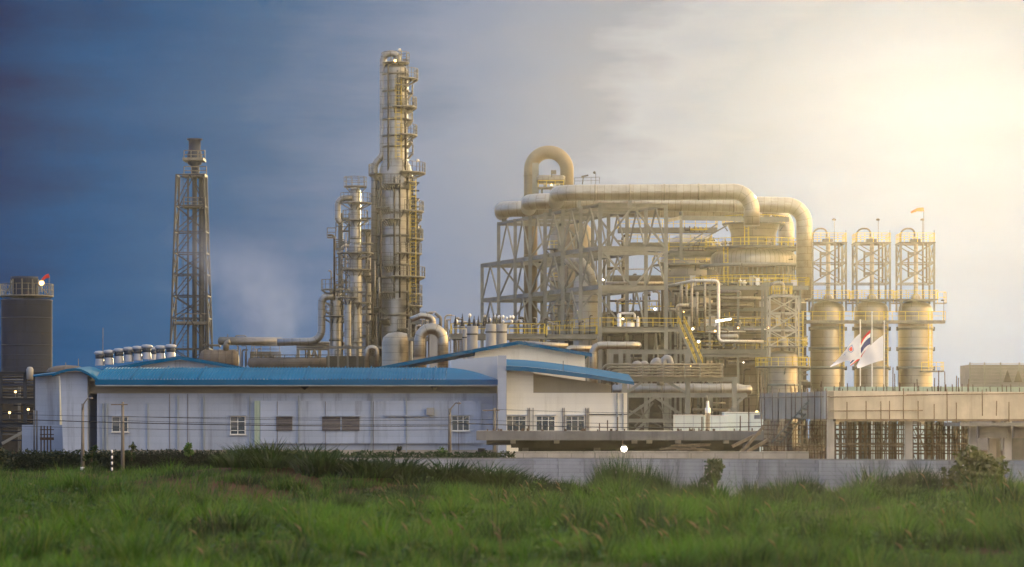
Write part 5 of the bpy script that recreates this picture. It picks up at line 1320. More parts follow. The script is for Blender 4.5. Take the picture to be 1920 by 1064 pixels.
t3=thing('transfer_line','large silver horizontal vessel lying along the rack with a narrower right end','vessel',at(1285,742,Yr+3))
a=lambda px: at(px,731.5,Yr+3.5)
MB().tube([a(1148),a(1150),a(1382),a(1386),a(1396),a(1407),a(1410)],[.5,.86,.86,.80,.66,.66,.35],24).build('shell',M['clad'],t3)
for px in (1180,1240,1300,1352): MB().tube([a(px-1.5),a(px+1.5)],.93,24).build('band',M['clad2'],t3)
for px,py,w,h_ in ((1213,674,12,40),(1229,676,10,30),(1251,668,14,46)):
    pass
G='drooping wrapped ducts between the pipe rack levels'
for k,(px,y0,y1,w,lb) in enumerate(((1196,681,714,11,'left grey wrapped duct drooping behind the racked pipes'),(1209,680,700,9,'small grey wrapped duct beside the left drooping one'),(1233,676,722,13,'middle grey wrapped duct drooping behind the racked pipes'),(1252,671,718,13,'right and highest grey wrapped duct above the racked pipes'))):
    pipe([(px-9,y0+13,Yr+3),(px-7,y0+3,Yr+3),(px+2,y0,Yr+3),(px+5,y0+10,Yr+3),(px+5,y1,Yr+3)],w,'tankgrey',lb,grp=G,bend=.6,n=12)
pipe([(1112,770,300),(1112,648,300),(1194,648,300),(1196,648,306)],14,'clad','silver pipe rising behind the cream gable and turning right along the rack',bend=1.1,n=20,k=8)
pipe([(1062,690,316),(1062,653.5,316),(1110,653.5,316)],11,'clad','shorter silver elbow pipe half hidden by the blue gable roof',bend=1.0,n=18)
pipe([(985,645,330),(1065,649,330)],10,'clad','dull silver pipe lying along the roof ridge of the cream gable',bend=0,n=18)
for i,(a_,b_,y0,y1,Y,lb) in enumerate(((1265,1318,779,812,260,'pale site cabin left of the silver flue'),(1319,1366,780,812,261,'pale site cabin right of the silver flue'),(1357,1432,774,812,262,'longer pale site cabin touching the concrete corner'))):
    t=thing('site_cabin',lb,'cabin',(X((a_+b_)/2,Y),Y,0),'pale site cabins beyond the deck')
    cbox(MB(),a_+.3,b_-.3,y0,y1+90,Y,Y+2.6).build('wall',M['cabin'],t); cbox(MB(),a_,b_,y0-1,y0,Y-.08,Y+2.7).build('roof',M['flagw'],t)
    for px in (a_+(b_-a_)*.33,a_+(b_-a_)*.66): cbox(MB(),px-.35,px+.35,y0+1,y1+90,Y-.03,Y).build('batten',M['wall'],t)
t=thing('flue','slim silver flue standing between the pale cabins','flue',(X(1327,258),258,0)); MB().lathe(X(1327,258),258,[(.2,0),(.2,Z(782,258)),(.26,Z(780,258)),(.26,Z(766,258)),(.14,Z(764,258)),(.12,Z(752,258))],14).build('shell',M['pipebright'],t)
MB().tube([at(1325,752,258),at(1325,742,258)],.09,8).build('tip',M['pipe'],t)
# machinery on frame platform
G='machinery standing on the frame platform'
for px,w,y0,Y,lb in ((1161,8,588,404,'bright standing pump on the frame platform'),(1180,22,604,405,'low silver skid on the frame platform'),(1196,6,594,405,'slim silver standpipe on the frame platform')):
    x=X(px,Y); q=w*Y/F/2; zb0=ZL[3]+.43
    o=MB().lathe(x,Y,[(q,zb0),(q,Z(y0+3,Y)),(q*.6,Z(y0,Y)),(.05,Z(y0-1,Y))],16).build('pump',M['pipebright']); tag(o,lb,'pump',G)
pipe([(1162,610,406),(1162,588,406),(1190,588,406),(1190,600,406)],4.5,'pipebright','silver arch pipe over the machinery on the frame platform',bend=1.0)
pipe([(1136,531,409),(1245,531,409)],5.5,'clad','long silver pipe along the middle level of the frame front',bend=0)
pipe([(1158,600,418),(1158,565,418),(1172,560,418)],5,'clad2','grey hooked standpipe behind the frame front',bend=1)
# left end equipment : insulators on tanks
def bushing(px,py,Y,hpx,lb,grp):
    p=at(px,py,Y); s_=Y/F; h=hpx*s_; pr=[]
    for i in range(6): pr+=[(.16-.02*i,p.z+h*.72*i/6),(.30-.03*i,p.z+h*.72*(i+.45)/6),(.15-.02*i,p.z+h*.72*(i+.9)/6)]
    pr+=[(.06,p.z+h*.74),(.02,p.z+h)]
    return tag(MB().lathe(p.x,p.y,pr,8).build('bushing',M['insul']),lb,'insulator',grp)
G='dark porcelain bushings of the switchyard'
for i,px in enumerate((854,867,880,889,897,908,911,917,925,931,938)):
    bushing(px,612,330,20 if i in (0,2,3,4) else 24,'dark spiked porcelain bushing standing in the switchyard behind the roofs',G)
G='insulators on the switchyard frames'
r=random.Random(6)
for i in range(14):
    px=r.uniform(842,990); o=MB().ball(at(px,r.uniform(592,606),334),r.uniform(.12,.24),8,6,1.3).build('cap_insulator',M['pipebright']); tag(o,'round pale insulator cap shining among the dark bushings','insulator',G)
for k,(px,w,y0,y1,Y,lb) in enumerate(((885.5,20,612,660,322,'leftmost broad grey tank with a dark band behind the blue roof'),(872,9,618,660,326,'narrow grey tank half behind the leftmost broad tank'),(920.5,19.5,608,660,318,'middle grey tank with a dark band behind the blue roof'),(940.5,19.5,608,660,319,'right grey tank with a dark band beside the frame corner'))):
    x=X(px,Y); q=w*Y/F/2; t=thing('grey_tank',lb,'tank',(x,Y,0),'grey round tanks behind the blue roof')
    MB().lathe(x,Y,[(q,0),(q,Z(y0+1,Y)),(q*.96,Z(y0,Y)),(.02,Z(y0-.6,Y))],28).build('shell',M['tankgrey'],t); ring(x,Y,Z(y0+15,Y),q,.14,.05).build('band',M['black'],t)
t=thing('switchyard_rack','low dark switchyard platform with rails behind the grey tanks','steel frame',at(900,630,336))
floor(t,845,1022,626,336,342,True,.5,True); 
for px in (852,890,958,990,1015): MB().bar((X(px,336),337,0),(X(px,336),337,Z(627,336)),.3).build('post',M['steel2'],t)
for px in (862,876,902,914,930,948): MB().bar((X(px,336),338,Z(626,336)),(X(px,336),338,Z(606,336)),.16).build('rack_post',M['steel2'],t)
for py in (606,614): MB().bar(at(850,py,338),at(1000,py,338),.14).build('busbar',M['steel2'],t)
r=random.Random(12); G='small pipes and valves at the frame foot'
for i in range(26):
    px=r.uniform(960,1120); y0=r.uniform(592,612); Y=r.uniform(395,420)
    pipe([(px,632,Y),(px,y0,Y),(px+r.choice([-1,1])*r.uniform(4,12),y0,Y)],r.choice([2,3,4]),r.choice(['pipe','clad','darkpipe']),'short bent pipe in the crowded equipment at the foot of the frame',grp=G,n=8,k=4)
t=thing('foot_platform','blue grey platform with yellow rails below the left frame bays','platform',at(990,630,392)); floor(t,955,1012,632,392,398); ladder(t,at(1016,664,392),at(1016,612,392))
t=thing('foot_platform','long blue grey platform with yellow rails under the silver reactor','platform',at(1060,630,394)); floor(t,1026,1120,627,394,402)
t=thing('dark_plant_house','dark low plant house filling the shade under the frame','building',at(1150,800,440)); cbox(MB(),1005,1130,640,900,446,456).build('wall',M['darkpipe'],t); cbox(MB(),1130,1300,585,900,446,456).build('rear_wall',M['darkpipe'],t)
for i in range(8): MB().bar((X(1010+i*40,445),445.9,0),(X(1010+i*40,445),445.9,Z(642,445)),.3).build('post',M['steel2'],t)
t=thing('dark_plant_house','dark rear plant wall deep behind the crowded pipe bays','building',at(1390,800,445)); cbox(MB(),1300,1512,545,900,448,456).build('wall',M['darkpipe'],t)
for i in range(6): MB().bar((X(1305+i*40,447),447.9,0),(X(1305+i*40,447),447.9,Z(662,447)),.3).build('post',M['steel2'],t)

# ------------------------------------------------------------------ flags
def cloth(par,nm,top,bot,Y,mat,nu=14,wav=.10,u0=0,u1=1,v0=0,v1=1,push=0):
    """top / bot: pixel polylines from pole to fly; u along, v down"""
    def samp(L,f):
        f*=len(L)-1; i=min(int(f),len(L)-2); f-=i; return (L[i][0]+(L[i+1][0]-L[i][0])*f,L[i][1]+(L[i+1][1]-L[i][1])*f)
    rows=[]
    for j in range(7):
        v=v0+(v1-v0)*j/6; row=[]
        for i in range(nu+1):
            u=u0+(u1-u0)*i/nu; a=samp(top,u); b_=samp(bot,u)
            p=at(a[0]+(b_[0]-a[0])*v,a[1]+(b_[1]-a[1])*v,Y); p.y+=wav*u*math.sin(u*9+v*2.5)*1.6-push; row.append(p)
        rows.append(row)
    return MB().grid(rows).build(nm,M[mat],par)
def flagpole(px,top,Y,t):
    MB().tube([(X(px,Y),Y,0),(X(px,Y),Y,Z(top,Y))],[.055,.035],8).build('pole',M['frame'],t); MB().ball(at(px,top-1,Y),.07,8,6).build('finial',M['frame'],t)
FT=[(1612,626),(1604,633),(1594,645),(1585,657),(1574,670),(1563,682),(1557,687)]; FB=[(1612,673),(1604,675),(1594,676),(1586,677),(1576,681),(1566,685),(1556,689)]
t=thing('flag','white flag with a red drop emblem in a blue ring on the leftmost pole','flag',(X(1613,205),205,0),'three flags on tall poles'); flagpole(1613,602,205,t); cloth(t,'cloth',FT,FB,205,'flagw')
def on_flag(px,py): # height of the cloth surface at a pixel, nudged forward
    u=0
    for k in range(60):
        u=k/60; f=u*6; i=min(int(f),5); f-=i; ax=FT[i][0]+(FT[i+1][0]-FT[i][0])*f
        if ax<=px: break
    p=at(px,py,205); p.y+=.10*u*math.sin(u*9+1.2)*1.6-.05; return p
def drop(cx,cy,w,h,tilt):
    o=[]
    for k in range(20):
        a=2*math.pi*k/20; x=w*math.sin(a)*(1 if math.cos(a)<0 else math.sqrt(max(0,1-math.cos(a)))); y=-h*.62*math.cos(a) if math.cos(a)<0 else -h*math.cos(a)
        o.append((cx+x*math.cos(tilt)-y*math.sin(tilt),cy+x*math.sin(tilt)+y*math.cos(tilt)))
    return o
mb=MB()
for (w,h,mat,pp,nm) in ((5.6,9.5,'blueink',0,'emblem_ring'),(4.5,7.8,'flagw',.008,'emblem_gap'),(3.5,5.6,'flagr',.016,'emblem_drop')):
    o=drop(1595,655.5,w,h,.25); MB().ext([on_flag(*c)-Vector((0,pp,0)) for c in o],(0,.004,0)).build(nm,M[mat],t)
mb=MB()
for a,b_ in (((1580,662),(1586,666)),((1586,662),(1580,668)),((1583,660),(1587,662)),((1579,667),(1577,668)),((1583,665),(1585,668)),((1561,679),(1564,681)),((1564,681),(1567,679))):
    mb.bar(on_flag(*a),on_flag(*b_),.03,.012)
mb.build('lettering',M['blueink'],t)
t=thing('flag','red white and navy striped flag on the middle pole','flag',(X(1635,207),207,0),'three flags on tall poles'); flagpole(1635,587,207,t)
T2=[(1632,619),(1626,624),(1620,631),(1615,640),(1611,652),(1604,664),(1594,676)]; B2=[(1632,658),(1626,660),(1621,664),(1616,671),(1610,676),(1602,681),(1594,687)]
for k,(a,b_,mt,nm) in enumerate(((0,.16,'flagr','red_stripe'),(.16,.34,'flagw','white_stripe'),(.34,.68,'flagb','navy_stripe'),(.68,.84,'flagw','white_stripe'),(.84,1,'flagr','red_stripe'))): cloth(t,nm,T2,B2,207,mt,v0=a,v1=b_)
t=thing('flag','plain cream white flag on the rightmost pole','flag',(X(1658,203),203,0),'three flags on tall poles'); flagpole(1658,604,203,t)
cloth(t,'cloth',[(1656,629),(1648,634),(1640,641),(1632,648),(1622,658),(1613,674),(1606,686)],[(1656,676),(1648,678),(1640,680),(1632,683),(1622,687),(1614,690),(1607,691)],203,'flagw')
# ------------------------------------------------------------------ tall distillation tower and its neighbours
YT=470.0; s6=YT/F
def z6(py): return Z(py,YT)
xt=X(737,YT); r1,r2=23.5*s6,33*s6
t=thing('distillation_tower','very tall silver distillation tower with stepped shell and side platforms','tower',(xt,YT,0))
MB().lathe(xt+.4,YT,[(r2,0),(r2,z6(333)),(r1+.3,z6(308)),(r1,z6(304)),(r1,z6(136)),(r1*.93,z6(129)),(r1*.7,z6(123)),(r1*.3,z6(120)),(.05,z6(119.5))],40).build('shell',M['shellcool'],t)
for py in (140,172,204,225,256,276): ring(xt+.4,YT,z6(py),r1,.35,.18).build('flange_ring',M['steel2'],t)
for py in (355,400,443,498,522,549,592): ring(xt+.4,YT,z6(py),r2,.4,.2).build('flange_ring',M['steel2'],t)
for py,rr_,dr,a0,a1 in ((151,r1,2.2,-1.3,.55),(204,r1,1.9,-1.6,.5),(256,r1,2.0,-1.3,.55),(327,r1+.6,3.0,-1.3,.5),(399,r2,2.3,-1.2,.5),(451,r2,2.2,-.9,.5),(478,r2,1.9,-1.5,.3),(522,r2,2.6,-1.7,.5),(576,r2,2.0,-1.0,.5),(330,r2,2.0,2.6,3.9),(120,0.3,2.6,0,2*math.pi)):
    platform(t,xt+.4,YT,z6(py),rr_,rr_+dr*.78,a0,a1,10,False,1.6)
rq=random.Random(5)
for k in range(16):
    py=rq.uniform(345,680); a0=rq.uniform(-2.6,-.2); platform(t,xt+.4,YT,z6(py),r2,r2+rq.uniform(1,1.7),a0,a0+rq.uniform(.3,.8),6,False,1.4)
for k in range(7):
    py=rq.uniform(150,300); a0=rq.uniform(-2.2,-.2); platform(t,xt+.4,YT,z6(py),r1,r1+rq.uniform(.8,1.2),a0,a0+rq.uniform(.4,.8),6,False,1.3)
for dx_,w in ((37,.22),(41,.3),(46,.2),(49,.16)): MB().tube([(xt+dx_*s6,YT-1.2,0),(xt+dx_*s6,YT-1.2,z6(335+ (dx_-37)*8))],w*.78,8).build('side_pipe',M['darkpipe'],t)
for dx_,y0,y1 in ((24,330,130),(15,204,150),(9,200,135)): MB().tube([(xt+dx_*s6,YT-r1*.85-.2,z6(y0)),(xt+dx_*s6,YT-r1*.85-.2,z6(y1))],.16,8).build('side_pipe',M['darkpipe'],t)
for dx_,y0,y1,w in ((-8,330,125,.2),(4,560,335,.22),(14,560,340,.18),(27,680,335,.3),(31,600,335,.2),(-22,690,335,.25)): MB().tube([(xt+dx_*s6,YT-math.sqrt(max(0,(r1 if y0<331 else r2)**2-(dx_*s6)**2))-.35,z6(y0)),(xt+dx_*s6,YT-math.sqrt(max(0,(r1 if y0<331 else r2)**2-(dx_*s6)**2))-.35,z6(y1))],w*.78,8).build('side_pipe',M['darkpipe'],t)
for k in range(16):
    py=345+k*15; MB().bar((xt+34*s6,YT-2,z6(py)),(xt+50*s6,YT-2,z6(py)),.22).build('pipe_bracket',M['steel3'],t)
    if k%2: MB().bar((xt+36*s6,YT-2.2,z6(py)),(xt+49*s6,YT-2.2,z6(py-15)),.16).build('pipe_brace',M['steel3'],t)
ladder(t,(xt+1.0,YT-r1-.5,z6(300)),(xt+1.0,YT-r1-.5,z6(150)),.8); ladder(t,(xt+3.4,YT-r2*.75-.6,z6(570)),(xt+3.4,YT-r2*.75-.6,z6(340)),.8)
MB().tube(fillet([(X(745,YT),YT,z6(121)),(X(745,YT),YT,z6(101)),(X(718,YT),YT,z6(101)),(X(718,YT),YT,z6(292)),(X(702,YT),YT,z6(308)),(X(702,YT),YT,0)],2.1,8),.56,14).build('overhead_pipe',M['shellcool'],t)
for py in (170,270,390,450,520,580): MB().bar((X(702 if py>300 else 718,YT),YT,z6(py)),(xt-r1*.8,YT,z6(py)),.3).build('pipe_bracket',M['steel2'],t)
for px,y0,y1 in ((752,118,92),(765,150,112),(748,118,100)): MB().bar(at(px,y0,YT-1),at(px,y1,YT-1),.14).build('mast',M['steel2'],t)
MB().bar(at(755,113,YT-1),at(766,113,YT-1),.2).build('davit_arm',M['steel2'],t)
MB().lathe(X(752,YT),YT-r2-.1,[(.05,z6(345)),(1.0,z6(345)-.01)],4)
mb=MB(); mb.tube([(X(751,YT),YT-r2*.9-.3,z6(340)),(X(751,YT),YT-r2*.9+.6,z6(340))],.75,18); mb.build('manway',M['clad'],t)
lit_lamp(741,114,YT-2.4,.22,'tiny orange lamp at the very top of the distillation tower','lampy')
for py in (118,325,399,451,522,576):
    x=X(753+ (0 if py<200 else 34),YT) ; o=thing('light_mast','small curved lamp mast on the outer edge of a distillation tower platform','light mast',(x,YT-.6,z6(py)),'lamp masts on the distillation tower platforms')
    MB().bar((x,YT-.6,z6(py)),(x,YT-.6,z6(py-22)),.10).build('post',M['steel2'],o); MB().ball((x-.3,YT-.6,z6(py-23)),.28,8,6).build('lamp_head',M['pipebright'],o)
def column(px,wpx,top,Y,lb,mat,plats,extra=None,dome=True):
    x=X(px,Y); q=wpx*Y/F/2; t=thing('process_column',lb,'column',(x,Y,0)); zt=Z(top,Y)
    MB().lathe(x,Y,[(q,0),(q,zt-q*.7),(q*.92,zt-q*.4),(q*.6,zt-q*.12),(.03,zt)],28).build('shell',M[mat],t)
    for py,a0,a1,dr in plats: platform(t,x,Y,Z(py,Y),q,q+dr*.78,a0,a1,10,False,1.5)
    n=int((zt)/7)
    for i in range(1,n): ring(x,Y,zt*i/n,q,.3,.12,24).build('flange_ring',M['steel2'],t)
    return t
t=column(666,20,352,468,'upper slim column with a railed head left of the tall tower','shellcool',[(383,-2.6,.6,2.4),(352,0,6.28,1.3),(415,-3,.3,1.6)])
MB().tube(fillet([at(660,372,467),at(633,372,467),at(633,412,467),at(640,420,467)],1.6),.49,12).build('overhead_pipe',M['shellcool'],t)
column(666,27,455,464,'wider column standing below the slim railed one','shellcool',[(477,-3.3,.2,2.4),(508,-3,.3,1.6),(570,-3.3,.2,2.0)])
column(688,17,430,476,'grey middle column between the slim one and the tall tower','tankgrey',[(434,-3,.2,1.6),(520,-3,.2,1.6)])
column(652,13,560,455,'short thick column low in front of the tower group','shellcool',[(560,-3.1,.1,1.4)])
t=column(629,22,542,462,'dull left column with a big bent outlet pipe','shellcool',[(545,-3.3,.1,1.8),(595,-3.3,.1,1.8)])
MB().tube(fillet([at(629,556,461),at(603,556,461),at(603,640,461),at(520,642,461)],1.9),.63,14).build('outlet_pipe',M['shellcool'],t)
for y in (565,582): MB().bar(at(606,y,461),at(622,y+10,461),.3).build('bracket',M['steel2'],t)
t=thing('pipe_tower','slim steel tower frame carrying pipes left of the columns','steel frame',(X(645,470),470,0))
for px in (636,640,655,676,698): MB().bar((X(px,472),472,0),(X(px,472),472,Z(400 if px<660 else 430,472)),.5 if px in (640,676) else .32).build('post',M['steel2'],t)
for py in (410,434,458,482,508,530,555,580,605,630): MB().bar(at(634,py,472),at(700,py,472),.3).build('beam',M['steel2'],t)
for i in range(9): MB().bar(at(636 if i%2 else 655,420+i*24,472.4),at(655 if i%2 else 636,444+i*24,472.4),.22).build('brace',M['steel2'],t)
for py in (434,470,500,545): MB().rail([at(630,py,470),at(662,py,470)],1.5,2,.14).build('railing',M['steel2'],t)
r=random.Random(51); G='narrow pipes running up the tower group'
for i in range(34):
    px=r.uniform(618,712); Y=r.uniform(458,469); y0=r.uniform(430,620); y1=y0+r.uniform(40,150)
    p=[(px,min(690,y1),Y),(px,y0,Y)]
    if r.random()<.5: p.append((px+r.choice([-1,1])*r.uniform(5,14),y0,Y))
    pipe(p,r.choice([1.6,2.2,3,4]),r.choice(['pipe','clad2','darkpipe','clad']),'narrow pipe running up the crowded tower group left of the tall tower',grp=G,n=8,k=4)
G='small platforms around the tower group'
for i in range(16):
    px=r.uniform(618,705); Y=r.uniform(456,462); py=r.uniform(560,690) if i<9 else r.uniform(430,560); w=r.uniform(8,24)
    t=thing('service_platform','small railed service platform in the crowded tower group','platform',at(px,py,Y),G)
    MB().box(X(px-w/2,Y),X(px+w/2,Y),Y,Y+1.5,Z(py,Y)-.2,Z(py,Y)).build('deck',M['deck'],t); MB().rail([at(px-w/2,py,Y),at(px+w/2,py,Y)],1.4,1.4,.12).build('railing',M['steel2'],t)
t=column(745,58,622,430,'broad silver base vessel at the foot of the tall tower','shell',[])
t=thing('low_plant_block','low dark equipment block at the foot of the tower group','equipment',at(660,700,440)); cbox(MB(),612,790,668,800,445,460).build('housing',M['darkpipe'],t)
for i in range(10): MB().bar(at(616+i*18,690,444.6),at(616+i*18,650,444.6),.3).build('post',M['steel2'],t)
MB().bar(at(612,652,444.6),at(790,652,444.6),.4).build('beam',M['steel2'],t)
# silver inverted U
t=thing('u_pipe','big silver inverted U pipe rising behind the blue roof','pipe',(X(808,300),300,0))
MB().tube(fillet([at(787,720,300),at(787,617,300),at(830.5,617,300),at(830.5,700,300)],1.22,12),.575,24).build('pipe_run',M['clad'],t)
ring(X(787,300),300,Z(680,300),.6,1.0,.12).build('boot',M['tan'],t)
for px,py in ((787,640),(830.5,645),(830.5,660)): ring(X(px,300),300,Z(py,300),.575,.08,.03).build('band',M['clad2'],t)
pipe([(770,600,330),(790,592,330),(812,596,330),(813,640,330)],11,'clad','steam coated curved pipe behind the inverted U',bend=1)
pipe([(816,588,334),(826,596,334),(826,640,334)],6,'pipe','grey hooked pipe right of the curved one',bend=1)
t=thing('square_duct','pale square duct standing inside the inverted U','duct',at(815,660,312)); cbox(MB(),805,823,626,700,312,313.5).build('casing',M['tankgrey'],t); cbox(MB(),803,825,624.5,626,311.8,313.7).build('cap',M['steel'],t)
pipe([(688,690,420),(688,652,420),(707,652,420),(707,690,420)],9,'clad','small silver hoop pipe at the foot of the tall tower',bend=1)
r=random.Random(71); G='thin posts and pipes right of the tall tower'
for i in range(22):
    px=r.uniform(772,868); Y=r.uniform(340,420); y0=r.uniform(585,628)
    pipe([(px,672,Y),(px,y0,Y),(px+r.uniform(4,14),y0,Y)],r.choice([1.6,2,3,3.5]),r.choice(['pipe','clad','steel2']),'thin bent pipe in the yard between the tall tower and the switchyard',grp=G,n=8,k=4)
t=thing('yard_platform','small railed platform between the tall tower and the inverted U','platform',at(790,600,420)); floor(t,764,842,632,420,425,True,.4,False); floor(t,770,800,600,421,425,True,.4,False)
for px in (768,798,838): MB().bar((X(px,422),422,0),(X(px,422),422,Z(600,422)),.3).build('post',M['steel2'],t)
# ------------------------------------------------------------------ flare tower
YF=525.0
xf=X(358,YF); t=thing('flare_tower','tall tapering lattice tower holding a dark flare stack','tower',(xf,YF,0))
lv=[Z(p,YF) for p in (760,700,655,598,556,516,476,436,388,330)]
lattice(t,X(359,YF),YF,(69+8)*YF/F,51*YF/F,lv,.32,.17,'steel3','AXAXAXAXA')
MB().tube([(X(365,YF),YF,0),(X(365,YF),YF,Z(318,YF))],.46,16).build('flare_pipe',M['steel3'],t)
MB().lathe(X(365,YF),YF,[(.68,Z(330,YF)),(.71,Z(312,YF)),(1.3,Z(308,YF)),(1.4,Z(290,YF)),(1.1,Z(282,YF)),(1.1,Z(264,YF)),(1.45,Z(263,YF)),(1.45,Z(260.5,YF)),(.9,Z(260.5,YF))],20).build('flare_tip',M['silo'],t)
for px,w in ((352,.2),(376,.4),(381,.22),(386,.22)): MB().tube([(X(px,YF),YF+.5,0),(X(px,YF),YF+.5,Z(330,YF))],w,8).build('riser_pipe',M['steel3'],t)
for px0,px1,py in ((345,384,298),(345,387,328),(345,385,386),(330,392,604)): 
    dk=MB().box(X(px0,YF),X(px1,YF),YF-2.5,YF+2.3,Z(py,YF)-.5,Z(py,YF)).build('platform',M['deck'],t); MB().rail([at(px0,py,YF-2.4),at(px1,py,YF-2.4)],1.5,1.4,.16).build('railing',M['steel2'],dk)
ladder(t,(X(350,YF),YF-1.7,0),(X(350,YF),YF-1.7,Z(330,YF)),.9,True,'steel3')
# ------------------------------------------------------------------ low plant behind the left roof
YL=520.0
t=thing('rusty_drum_tank','long rusty horizontal tank with ribs behind the left gable','tank',at(413,690,YL))
a=lambda px: at(px,676,YL)
MB().tube([a(374),a(377),a(382),a(440),a(445),a(448)],[.7,1.6,1.95,1.95,1.6,.7],24).build('shell',M['rustytank'],t)
for px in (385,398,412,426,438): MB().tube([a(px-.8),a(px+.8)],2.05,24).build('band',M['rustytank'],t)
for px in (388,432): MB().box(X(px-4,YL),X(px+4,YL),YL-1,YL+1,0,Z(690,YL)).build('saddle',M['steel2'],t)
t=thing('overhead_line','long grey overhead pipe line ending in a round cap left of the steam','pipe',at(470,640,YL))
MB().tube([at(409,640,YL),at(412,640,YL),at(528,640.5,YL)],[.45,.75,.75],16).build('pipe_run',M['pipe'],t)
MB().tube(fillet([at(424,658,YL-.4),at(424,643,YL-.4),at(432,641,YL-.4)],.6),.55,12).build('elbow',M['clad2'],t)
MB().tube(fillet([at(442,638,YL),at(442,630,YL),at(461,630,YL),at(461,638,YL)],.2),.12,6).build('handle_loop',M['steel2'],t)
MB().bar(at(427,638,YL),at(427,627,YL),.14).build('vent_stub',M['steel2'],t)
pipe([(380,648,YL+3),(412,648,YL+3),(412,652,YL+3)],4,'pipe','thin grey pipe crossing behind the flare tower foot',bend=1)
def portal(px0,px1,py0,py1,Y,n,lb,rails=True):
    t=thing('pipe_bridge',lb,'pipe bridge',at((px0+px1)/2,py1,Y))
    for i in range(n):
        px=px0+(px1-px0)*i/(n-1); MB().bar((X(px,Y),Y,0),(X(px,Y),Y,Z(py0,Y)),.55).build('column',M['steel2'],t)
    for py in (py0,py0+5,(py0+py1)/2+4): MB().bar(at(px0-3,py,Y),at(px1+3,py,Y),.35,.45).build('beam',M['steel2'],t)
    for i in range(n-1):
        a=px0+(px1-px0)*i/(n-1); b_=px0+(px1-px0)*(i+1)/(n-1)
        if i%2: MB().bar(at(a,py1,Y),at((a+b_)/2,py0+4,Y),.28).build('brace',M['steel2'],t); MB().bar(at(b_,py1,Y),at((a+b_)/2,py0+4,Y),.28).build('brace',M['steel2'],t)
    if rails: MB().rail([at(px0,py0-1,Y-.4),at(px1,py0-1,Y-.4)],1.2,1.6,.12).build('railing',M['steel2'],t)
    return t
portal(472,524,662,690,YL+4,4,'low steel pipe bridge left of the rising steam')
portal(559,640,650,690,YL+4,5,'low steel pipe bridge right of the rising steam',False)
for i in range(4):
    py=643+i*4; pipe([(556,py,YL+3),(660,py+1,YL+3)],2.6+(i==0)*3,'pipe',['thickest pipe on the bridge right of the steam','second pipe on the bridge right of the steam','third pipe on the bridge right of the steam','lowest pipe on the bridge right of the steam'][i],bend=0)
t=thing('dark_long_tank','long dark low tank lying behind the blue roof ridge','tank',at(560,692,480))
MB().tube([at(468,688,480),at(472,684,480),at(640,684,480),at(644,688,480)],[.6,1.25,1.25,.6],16).build('shell',M['rustytank'],t)
mb=MB().rail([at(470,676,479.5),at(640,676,479.5)],.9,2,.12); mb.build('railing',M['darkpipe'],t)
r=random.Random(61); G='pipes and posts above the left roof'
for i in range(24):
    px=r.choice([r.uniform(440,520),r.uniform(565,620)]); Y=r.uniform(515,530); y0=r.uniform(646,672)
    pipe([(px,692,Y),(px,y0,Y),(px+r.uniform(-14,14),y0,Y)],r.choice([1.4,2,2.6]),r.choice(['pipe','darkpipe','clad2']),'thin bent pipe rising behind the long blue roof',grp=G,n=8,k=4)
# ------------------------------------------------------------------ silo and left pipe rack
YS=480.0; xs_=X(50,YS); q=47.5*YS/F
t=thing('dark_silo','big dark steel silo with a railed rim at the left edge','silo',(xs_,YS,0))
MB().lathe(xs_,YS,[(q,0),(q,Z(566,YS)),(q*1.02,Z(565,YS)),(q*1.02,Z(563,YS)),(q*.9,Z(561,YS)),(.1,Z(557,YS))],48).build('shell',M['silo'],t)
for py in (597,648,667,690): ring(xs_,YS,Z(py,YS),q,.16,.05,44).build('seam_band',M['silo'],t)
platform(t,xs_,YS,Z(557,YS),q*.5,q*1.06,0,2*math.pi,28,False,1.9)
MB().lathe(xs_-.4,YS,[(2.1,Z(557,YS)),(2.1,Z(528,YS)),(2.35,Z(524,YS)),(2.35,Z(519,YS)),(.2,Z(518,YS))],8).build('head_house',M['silo'],t)
for k in range(8):
    a=k*math.pi/4; MB().bar((xs_-.4+2.3*math.cos(a),YS+2.3*math.sin(a),Z(557,YS)),(xs_-.4+2.3*math.cos(a),YS+2.3*math.sin(a),Z(524,YS)),.2).build('head_post',M['steel2'],t)
for s1 in (-1,1): MB().bar(at(50+s1*44,557,YS),at(46+s1*22,530,YS),.2).build('stair_rail',M['steel2'],t)
MB().tube([(X(1,YS),YS-4,0),(X(1,YS),YS-4,Z(632,YS)),(X(-6,YS),YS-4,Z(628,YS))],.5,12).build('side_pipe',M['pipe'],t)
windsock(92,516,557,476,'red windsock on a mast at the rim of the dark silo','redcloth',78,526)
lit_lamp(78,531,476,.42,'orange lamp glowing beside the red windsock on the silo','lampy',1.5)
t=thing('brown_dome_tank','low brown domed tank roof behind the left wing','tank',(X(126,400),400,0))
MB().lathe(X(126,400),400,[(2.9,0),(2.9,Z(697,400)),(2.6,Z(691,400)),(1.5,Z(686.5,400)),(.1,Z(685,400))],28).build('shell',M['rustytank'],t)
YK=300.0
t=thing('pipe_rack','tall left pipe rack crowded with level pipes beside the white wing','pipe rack',(X(60,YK),YK,0))
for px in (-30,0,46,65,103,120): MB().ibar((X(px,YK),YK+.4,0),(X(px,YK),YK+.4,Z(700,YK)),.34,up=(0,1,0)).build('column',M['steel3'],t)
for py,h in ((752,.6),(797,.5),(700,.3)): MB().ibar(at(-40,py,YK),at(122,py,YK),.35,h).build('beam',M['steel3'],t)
for a,b_ in (((70,787),(111,757)),((4,832),(44,810)),((111,757),(122,757))): MB().bar(at(*a,YK-.2),at(*b_,YK-.2),.3).build('brace',M['steel'],t)
r=random.Random(81); G='level pipes on the left pipe rack'
